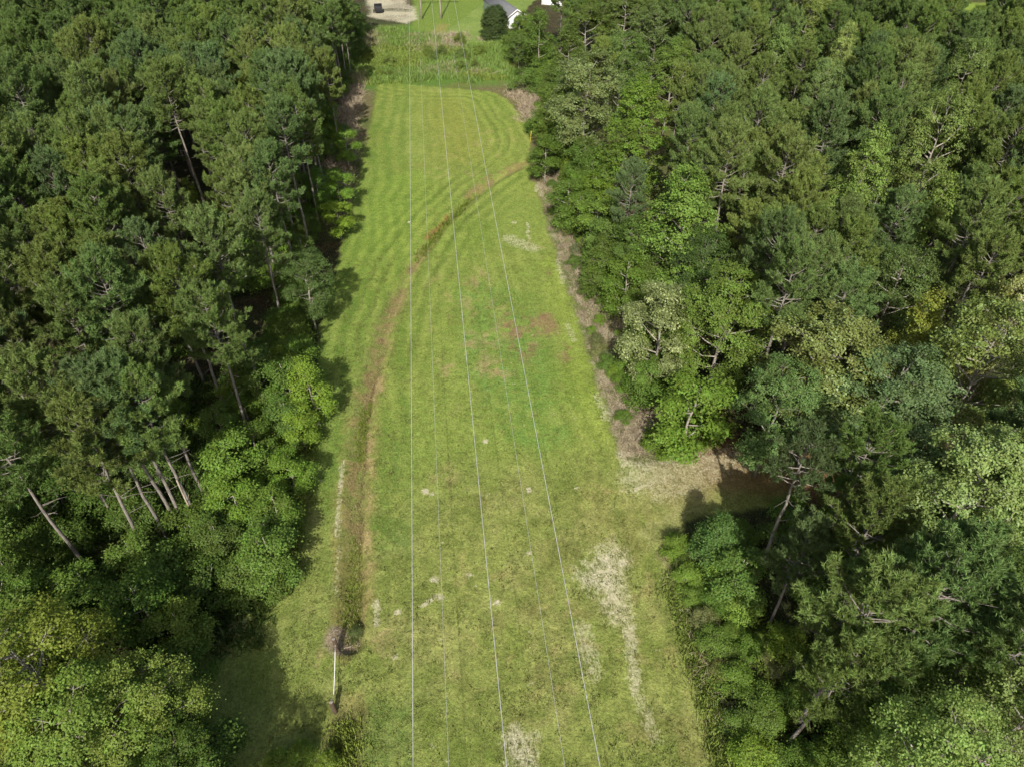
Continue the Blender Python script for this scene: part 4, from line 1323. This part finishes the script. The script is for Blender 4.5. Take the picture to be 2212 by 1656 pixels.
p = p[(p[:, 1] + e2 < 163) | (p[:, 0] < 2.5)]
e2 = (fbm(p[:, 0], p[:, 1], .25, 3, 72) - .5) * 8
p = p[(p[:, 1] + e2 > 140)]
e2 = (fbm(p[:, 0], p[:, 1], .3, 3, 73) - .5) * 8
p = p[(p[:, 1] + e2 < 170) | (p[:, 0] < -5)]
k1 = fbm(p[:, 0], p[:, 1], .13, 3, 31)
blades('marsh_reeds', p[k1 > .47], rng.uniform(.4, 1.1, (k1 > .47).sum()), (.13, .235, .055), 'bright green reeds in the wet ground beyond the mown plot', spread=.45, nb=9, width=.05, cat='reeds', lean=.3)
blades('marsh_grass', p[k1 <= .47], rng.uniform(.3, .8, (k1 <= .47).sum()), (.15, .235, .05), 'yellow-green rough grass in the wet ground beyond the mown plot', spread=.4, nb=9, width=.05, cat='rough grass', lean=.4)
# standing tufts and weeds that the mower left in the field
q = np.c_[rng.uniform(-13, 14.5, 26000), 15 + 62 * rng.random(26000) ** 1.25]
q = q[rng.random(len(q)) < .15 + sst(.45, .62, fbm(q[:, 0], q[:, 1], .55, 3, 95))]
dq = dist_line(q[:, 0], q[:, 1], DITCH)
q = q[dq > .8]
q = q[:int(len(q) * .72)]
h_ = int(len(q) * .68)
blades('field_grass', q[:h_], rng.uniform(.03, .10, h_), (.19, .23, .075), 'short pale grass tufts standing in the mown field', spread=.10, nb=7, width=.014, cat='grass', lean=.8)
blades('field_weeds', q[h_:], rng.uniform(.03, .11, len(q) - h_), (.145, .205, .052), 'dark low weeds scattered in the mown field', spread=.09, nb=8, width=.018, cat='weeds', lean=.9)
# fringe of longer grass along both field edges
p = np.vstack([along_pts(GP([(1450, 1250), (1492, 1400), (1545, 1560), (1570, 1680)]), 900, .3), along_pts(GP([(602, 1270), (628, 1200), (645, 1100), (672, 900)]), 700, .4)])
blades('edge_grass', p, rng.uniform(.15, .45, len(p)), (.15, .23, .05), 'longer grass along the field edges', cat='rough grass')
p = np.c_[rng.uniform(15.5, 21, 900), rng.uniform(10, 30, 900)]
blades('undergrowth', p, rng.uniform(.2, .6, len(p)), (.11, .19, .035), 'tangled undergrowth between the lower right shrubs', spread=.3, nb=9, width=.05, cat='undergrowth', lean=.6)
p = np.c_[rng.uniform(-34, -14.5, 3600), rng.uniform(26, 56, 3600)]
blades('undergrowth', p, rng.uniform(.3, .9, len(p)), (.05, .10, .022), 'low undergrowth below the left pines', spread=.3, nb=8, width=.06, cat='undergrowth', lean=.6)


def twigs(name, pts, hgt, label, nb=14, cat='dry brush', width=.014, spread=.35, mat='twig'):
    n = len(pts)
    base = np.repeat(np.c_[pts, [ground_z(a, b) for a, b in pts]], nb, 0)
    base[:, :2] += rng.normal(0, spread, (n * nb, 2))
    hh = np.repeat(hgt, nb) * rng.uniform(.3, 1.2, n * nb)
    d_ = norm(np.c_[rng.normal(0, .75, (n * nb, 2)), rng.uniform(.1, 1, n * nb)])
    mid = base + d_ * hh[:, None] * .5 + rng.normal(0, .06, (n * nb, 3))
    tip = mid + norm(d_ + rng.normal(0, .45, (n * nb, 3))) * hh[:, None] * .55
    a = norm(np.cross(d_, rng.normal(size=(n * nb, 3)))) * width
    V = np.stack([base - a, base + a, mid + a * .8, mid - a * .8, tip], 1)
    i = np.arange(n * nb)[:, None] * 5
    Q = i + np.array([[0, 1, 2, 3]])
    T = i + np.array([[3, 2, 4]])
    me = mesh_np(name, V.reshape(-1, 3), [Q, T], [M[mat]])
    o = obj(name, me)
    tag(o, label, cat, None, 'stuff')


p = np.vstack([np.c_[rng.uniform(14.7, 18.2, 1500), rng.uniform(41, 98, 1500)], np.c_[rng.uniform(15, 20, 420), rng.uniform(41, 48, 420)]])
twigs('dry_brush', p, rng.uniform(.25, 1.1, len(p)), 'strip of dead grey-brown brush between the grass and the right wood')
p = np.c_[rng.uniform(14.6, 18.5, 1100), rng.uniform(41, 98, 1100)]
p = p[fbm(p[:, 0], p[:, 1], .5, 3, 97) > .5]
blades('brush_grass', p, rng.uniform(.1, .35, len(p)), (.13, .18, .05), 'green grass growing through the dry brush strip', cat='rough grass', nb=10, width=.02)
p = np.c_[rng.uniform(-16.5, -12.8, 900), rng.uniform(88, 145, 900)]
twigs('dry_brush', p, rng.uniform(.5, 2.2, len(p)), 'grey leafless brush along the upper left field edge', width=.022)
p = np.vstack([np.c_[rng.normal(17, 1.3, 350), rng.uniform(118, 136, 350)], np.c_[rng.normal(2, 4, 260), rng.uniform(158, 170, 260)], np.c_[rng.normal(4, 3, 160), rng.normal(146, 2, 160)], np.c_[rng.normal(-13, 2, 260), rng.normal(168, 4, 260)]])
twigs('dry_brush', p, rng.uniform(.6, 2.0, len(p)), 'grey leafless bushes around the wet ground', width=.025)
p = np.c_[rng.uniform(14.9, 18.6, 380), rng.uniform(11, 31, 380)]
twigs('dry_brush', p, rng.uniform(.3, 1.2, len(p)), 'dead stems among the lower right shrubs')

# ------------------------------------------------------------------ fallen wood
LOGS = [(1405, 905, 2.6, .07, 1.3, 'longest pale dead branch lying on the brush pile'), (1418, 925, 2.0, .08, 1.9, 'splintered pale log at the wood edge of the brush pile'), (1390, 935, 2.4, .05, .8, 'thin dead pole crossing the brush pile'),
        (1428, 945, 1.4, .09, 2.2, 'short pale stump end beside the brush pile'), (1270, 545, 2.6, .05, .5, 'pale fallen branch in the brush strip, upper part'), (1300, 760, 1.8, .05, 2.4, 'bent dead branch in the brush strip, middle part'),
        (722, 1366, .5, .03, .7, 'dead branch by the upper gate post'), (748, 1389, .6, .035, .2, 'charred stick at the ditch mouth'), (770, 1385, .5, .03, 2.9, 'small pale stick right of the ditch mouth'),
        (535, 1082, 3.2, .11, 1.0, 'fallen grey log in the dark gap of the left edge'), (548, 1070, 2.8, .09, 1.5, 'upper fallen grey log in the dark gap of the left edge'), (1075, 160, 4, .07, .3, 'bleached fallen branch by the marsh')]
for px, py, l_, r_, a_, lab in LOGS:
    x, y = G(px, py)
    z = ground_z(x, y)
    b = MB()
    dv = np.array([math.cos(a_), math.sin(a_), .12])
    pts = np.array([dv * (t - .5) * l_ + np.array([rnd.uniform(-.05, .05), rnd.uniform(-.05, .05), r_ + .1 + .12 * l_ * .5]) for t in np.linspace(0, 1, 6)])
    b.tube(pts, np.linspace(r_, r_ * .5, 6), 7)
    for q in range(3):
        p0 = pts[1 + q]
        b.tube(np.array([p0, p0 + [rnd.uniform(-.3, .3), rnd.uniform(-.3, .3), .25]]), [r_ * .4, r_ * .2], 5)
    o = b.build('fallen_branch', M['dead_wood'], loc=(x, y, z), smooth=True)
    tag(o, lab, 'branch')

# broken snag between the lower left trunks
x, y = G(436, 1150)
b = MB()
zt = np.linspace(0, 6.5, 8)
b.tube(np.c_[.05 * np.sin(zt), .04 * np.cos(zt * 1.3), zt], np.linspace(.11, .06, 8), 7)
b.tube([(0, 0, 4), (.3, -.1, 4.5), (.4, -.1, 4.9)], [.04, .03, .015], 5)
o = b.build('dead_snag', M['dead_wood'], loc=(x, y, ground_z(x, y) - .1), smooth=True)
tag(o, 'pale broken snag without crown between the lower left pine trunks', 'dead tree')

# ------------------------------------------------------------------ power line
poles_x = (-1.24, 3.33)
POLE_H, ARM_H = 16.4, 13.4
WX = (-3.13, 1.15, 5.43)
SHX = (-1.30, 3.32)


def hframe(Y0, lab):
    r = bpy.data.objects.new('h_frame_pylon', None)
    r.location = (1.05, Y0, 0)
    link(r)
    tag(r, lab, 'pylon')
    for px_ in poles_x:
        b = MB()
        z = np.linspace(-.5, POLE_H, 8)
        b.tube(np.c_[np.zeros(8) + px_ - 1.05, np.zeros(8), z], np.linspace(.21, .13, 8), 10)
        b.build('pole', M['pole_wood'], r, smooth=True)
    b = MB()
    b.box((0, .18, ARM_H), (4.65, .06, .1))
    b.box((0, -.18, ARM_H), (4.65, .06, .1))
    b.build('crossarm', M['pole_wood'], r)
    for s in (-1, 1):
        b = MB()
        b.tube([(s * 2.285, .21 * s, ARM_H - 4.2), (-s * 2.285, .21 * s, ARM_H - .6)], [.05, .05], 6)
        b.build('brace', M['pole_wood'], r)
    for s in (-1, 1):
        b = MB()
        b.tube([(s * 2.285, 0.03, POLE_H - .8), (s * 4.3, 0.03, ARM_H + .08)], [.035, .035], 6)
        b.build('arm_brace', M['steel'], r)
    for wx_ in WX:
        b = MB()
        for q in range(7):
            zz = ARM_H - .15 - q * .15
            b.tube([(wx_ - 1.05, 0, zz), (wx_ - 1.05, 0, zz - .05)], [.13, .1], 10)
        b.tube([(wx_ - 1.05, 0, ARM_H - .02), (wx_ - 1.05, 0, ARM_H - 1.25)], [.025, .025], 6)
        b.build('insulator', M['insulator'], r)
    return r


hframe(183.2, 'tall wooden two-pole power pylon standing on the far lawn')
hframe(-62.0, 'wooden two-pole power pylon behind the viewpoint, first in line')
hframe(420.0, 'wooden two-pole power pylon past the far houses, next in line')


def wire(x, ha, hb, sag, rad, lab, mat, name, cat='power line', grp=None):
    pts = []
    for (y0, y1) in ((-62, 183.2), (183.2, 420)):
        for t in np.linspace(0, 1, 40)[(0 if y0 < 0 else 1):]:
            pts.append((x, y0 + (y1 - y0) * t, ha + (hb - ha) * t - 4 * sag * t * (1 - t)))
    b = MB()
    b.tube(np.array(pts), rad, 6)
    o = b.build(name, mat, smooth=True)
    tag(o, lab, cat, grp)


for x, lab in zip(WX, ('leftmost of the three thick bright power wires', 'middle of the three thick bright power wires', 'rightmost of the three thick bright power wires')):
    wire(x, ARM_H - 1.3, ARM_H - 1.3, 1.0, .017, lab, M['wire_metal'], 'power_wire')
for x, lab in zip(SHX, ('thin guard wire between the left and middle power wires', 'thin guard wire between the middle and right power wires')):
    wire(x, POLE_H - .1, POLE_H - .1, .6, .006, lab, M['wire_metal'], 'guard_wire')

# ------------------------------------------------------------------ cable gate
ga = G(729, 1403)
gb = G(723, 1534)
for (x, y), lab in ((ga, 'brown wooden gate post beside the grey washed-out patch, far end of the white cable'), (gb, 'brown wooden gate post at the near end of the white cable')):
    r = bpy.data.objects.new('gate_post', None)
    r.location = (x, y, ground_z(x, y))
    r.rotation_euler = (rnd.uniform(-.03, .03), rnd.uniform(-.03, .03), .2)
    link(r)
    tag(r, lab, 'post', 'posts of the cable gate')
    b = MB()
    b.tube([(0, 0, -.3), (0, 0, .5), (.01, 0, 1.2), (.01, .01, 1.5)], [.155, .152, .148, .144], 12)
    b.build('shaft', M['post_wood'], r, smooth=False, bevel=.01)
    b = MB()
    b.tube([(.01, .01, 1.485), (.01, .01, 1.51)], [.135, .12], 12)
    b.build('cut_end', M['pole_wood'], r)
    b = MB()
    th = np.linspace(0, 2 * math.pi, 13)
    s_ = -1 if y > 23 else 1
    b.tube(np.c_[.045 * np.cos(th), s_ * .19 + .045 * np.sin(th), .92 + 0 * th], .012, 5, cap=False)
    b.build('eye_bolt', M['steel'], r)
b = MB()
t = np.linspace(0, 1, 16)
pa = np.array([ga[0], ga[1] - .16, ground_z(*ga) + .92])
pb_ = np.array([gb[0], gb[1] + .16, ground_z(*gb) + .92])
cp = pa[None] * (1 - t[:, None]) + pb_[None] * t[:, None]
cp[:, 2] -= 4 * .16 * t * (1 - t)
r = bpy.data.objects.new('gate_cable', None)
r.location = pa
link(r)
tag(r, 'white sleeved cable hung between the two brown gate posts', 'cable')
b.tube(cp[1:-1] - pa, .028, 8)
b.build('sleeve', M['white_cable'], r, smooth=True)
b = MB()
b.tube(cp[:2] - pa, .012, 6)
b.tube(cp[-2:] - pa, .012, 6)
b.build('chain_end', M['steel'], r)

# yellow marker stake at the ditch head
x, y = G(1146, 306)
b = MB()
b.tube([(0, 0, -.1), (.03, 0, .8), (.1, 0, 1.6)], [.045, .045, .04], 8)
b.box((.1, 0, 1.62), (.05, .05, .04))
tag(b.build('marker_stake', M['yellow'], loc=(x, y, 0)), 'yellow marker stake at the right wood edge by the ditch head', 'stake')

# ------------------------------------------------------------------ trailer on the sand lot
x, y = G(818, 28)
r = bpy.data.objects.new('utility_trailer', None)
r.location = (x, y, ground_z(x, y))
r.rotation_euler = (0, 0, .04)
link(r)
tag(r, 'black high-sided trailer parked on the pale sand lot', 'trailer')
b = MB()
b.box((0, 0, .62), (.92, 1.5, .05))
b.build('deck', M['black_steel'], r)
for c_, h_ in (((-.9, 0, 1.15), (.03, 1.5, .5)), ((.9, 0, 1.15), (.03, 1.5, .5)), ((0, 1.47, 1.15), (.868, .03, .5)), ((0, -1.47, 1.15), (.868, .03, .5))):
    b = MB()
    b.box(c_, h_)
    b.build('side_panel', M['black_steel'], r, bevel=.008)
b = MB()
b.box((0, 0, 1.5), (.84, 1.4, .04))
for q in range(5):
    b.tube([(-.84, -1.2 + q * .6, 1.56), (0, -1.2 + q * .6, 1.62), (.84, -1.2 + q * .6, 1.56)], .035, 6)
b.build('tarp', M['rubber'], r)
for sx in (-1, 1):
    w = MB()
    w.tube([(sx * 1.02, 0, .34), (sx * 1.24, 0, .34)], [.34, .34], 18)
    wo = w.build('wheel', M['rubber'], r)
    w = MB()
    w.tube([(sx * 1.245, 0, .34), (sx * 1.26, 0, .34)], [.18, .15], 14)
    w.build('rim', M['steel'], wo)
    w = MB()
    th = np.linspace(.2, math.pi - .2, 8)
    for a0, a1 in zip(th[:-1], th[1:]):
        w.tube([(sx * 1.13, math.cos(a0) * .42, .36 + math.sin(a0) * .42), (sx * 1.13, math.cos(a1) * .42, .36 + math.sin(a1) * .42)], .05, 6)
    w.build('fender', M['black_steel'], r)
b = MB()
b.tube([(-.6, 1.5, .58), (0, 2.6, .55)], .04, 6)
b.tube([(.6, 1.5, .58), (0, 2.6, .55)], .04, 6)
b.tube([(0, 2.5, .0), (0, 2.5, .6)], .035, 6)
b.build('tongue', M['black_steel'], r)


# ------------------------------------------------------------------ houses
def house(x, y, ang, Wd, Ln, eave, ridge, lab, wallm, roofm):
    r = bpy.data.objects.new('house', None)
    r.location = (x, y, 0)
    r.rotation_euler = (0, 0, ang)
    link(r)
    tag(r, lab, 'house')
    hw = Wd / 2
    b = MB()
    Vv = [(-hw, 0, -.2), (hw, 0, -.2), (hw, 0, eave), (0, 0, ridge), (-hw, 0, eave), (-hw, Ln, -.2), (hw, Ln, -.2), (hw, Ln, eave), (0, Ln, ridge), (-hw, Ln, eave)]
    b.add(Vv, Q=[(1, 6, 7, 2), (0, 4, 9, 5), (0, 1, 2, 4), (5, 9, 7, 6)], T=[(4, 2, 3), (9, 8, 7)])
    wl = b.build('wall', wallm, r)
    # clapboards on the gable that faces the field
    cb_ = MB()
    z = .15
    while z < ridge - .3:
        w_ = hw if z < eave else hw * (ridge - z) / (ridge - eave)
        cb_.box((0, -.012, z), (w_ - .02, .012, .085))
        z += .2
    cb_.build('siding', wallm, r)
    sl = math.hypot(hw, ridge - eave)
    for s in (-1, 1):
        b = MB()
        n_ = 9
        for q in range(n_):
            f0, f1 = q / n_, (q + 1) / n_
            def pt(f, lift):
                xx = s * (hw + .45) * (1 - f)
                zz = ridge - (ridge - eave) / hw * abs(xx) + lift
                return xx, zz
            x0, z0 = pt(f0, .13)
            x1, z1 = pt(f1, .09)
            xb0, zb0 = pt(f0, .03)
            Vv = [(x0, -.4, z0), (x0, Ln + .4, z0), (x1, Ln + .4, z1), (x1, -.4, z1), (x0, -.4, zb0), (x0, Ln + .4, zb0), (x1, Ln + .4, zb0 + z1 - z0), (x1, -.4, zb0 + z1 - z0)]
            b.add(Vv, Q=[(0, 1, 2, 3), (4, 7, 6, 5), (0, 4, 5, 1), (0, 3, 7, 4), (1, 5, 6, 2)])
        b.build('roof', roofm, r)
        b = MB()
        p0 = Vector((s * (hw + .45), -.43, ridge - (ridge - eave) / hw * (hw + .45) + .02))
        p1 = Vector((0, -.43, ridge + .02))
        mid_ = (p0 + p1) / 2
        b.add([tuple(p0 + Vector((0, dy, dz))) for dy in (-.02, .02) for dz in (-.1, .12)] + [tuple(p1 + Vector((0, dy, dz))) for dy in (-.02, .02) for dz in (-.1, .12)],
              Q=[(0, 4, 5, 1), (2, 3, 7, 6), (1, 5, 7, 3), (0, 2, 6, 4)])
        b.build('fascia', M['white_siding'], r)
    b = MB()
    b.box((0, Ln / 2, ridge + .14), (.12, Ln / 2 + .4, .03))
    b.build('ridge_cap', roofm, r)
    for wy_ in (Ln * .25, Ln * .6):
        for s in (-1, 1):
            b = MB()
            b.box((s * (hw + .02), wy_, 1.5), (.03, .55, .65))
            f = b.build('window', M['white_siding'], r)
            b = MB()
            b.box((s * (hw + .045), wy_, 1.5), (.012, .46, .56))
            b.build('pane', M['glass'], f)
    return r


house(20.3, 174.2, math.radians(15), 3.8, 17, 2.6, 3.8, 'white house with grey shingle roof at the top of the picture beyond the marsh', M['white_siding'], M['shingle'])
hx, hy = G(1195, 12)
house(hx, hy, -.35, 6, 12, 2.6, 4.0, 'second white house, mostly behind trees and cut by the top of the picture', M['white_siding'], M['shingle'])

# pale rocks and shrub in the far right clearing
for k, (px, py, s, lb_) in enumerate(((1972, 14, 1.6, 'largest, on the left'), (1985, 18, 1.3, 'nearest the small shrub'), (1993, 8, 1.4, 'rightmost'), (1975, 2, 1.5, 'cut by the picture top, on the left'), (1990, -3, 1.2, 'farthest and smallest'))):
    x, y = G(px, py)
    import bmesh
    bm = bmesh.new()
    bmesh.ops.create_icosphere(bm, subdivisions=2, radius=s)
    for v in bm.verts:
        v.co *= 1 + rnd.uniform(-.18, .18)
        v.co.z *= .5
    me = bpy.data.meshes.new('rock')
    bm.to_mesh(me)
    bm.free()
    me.materials.append(M['stone'])
    o = obj('rock', me, loc=(x, y, .3))
    tag(o, 'pale boulder in the sandy top right clearing, ' + lb_, 'rock', 'boulders in the far clearing')
x, y = G(1996, 26)
tree('shrub', SHRUBS[1], x, y, 1.0, 'small dark shrub beside the pale boulders at the top right', color=DARK, cat='shrub')
print('objects', len(COL.objects), 'tris', sum(len(m.polygons) for m in bpy.data.meshes))
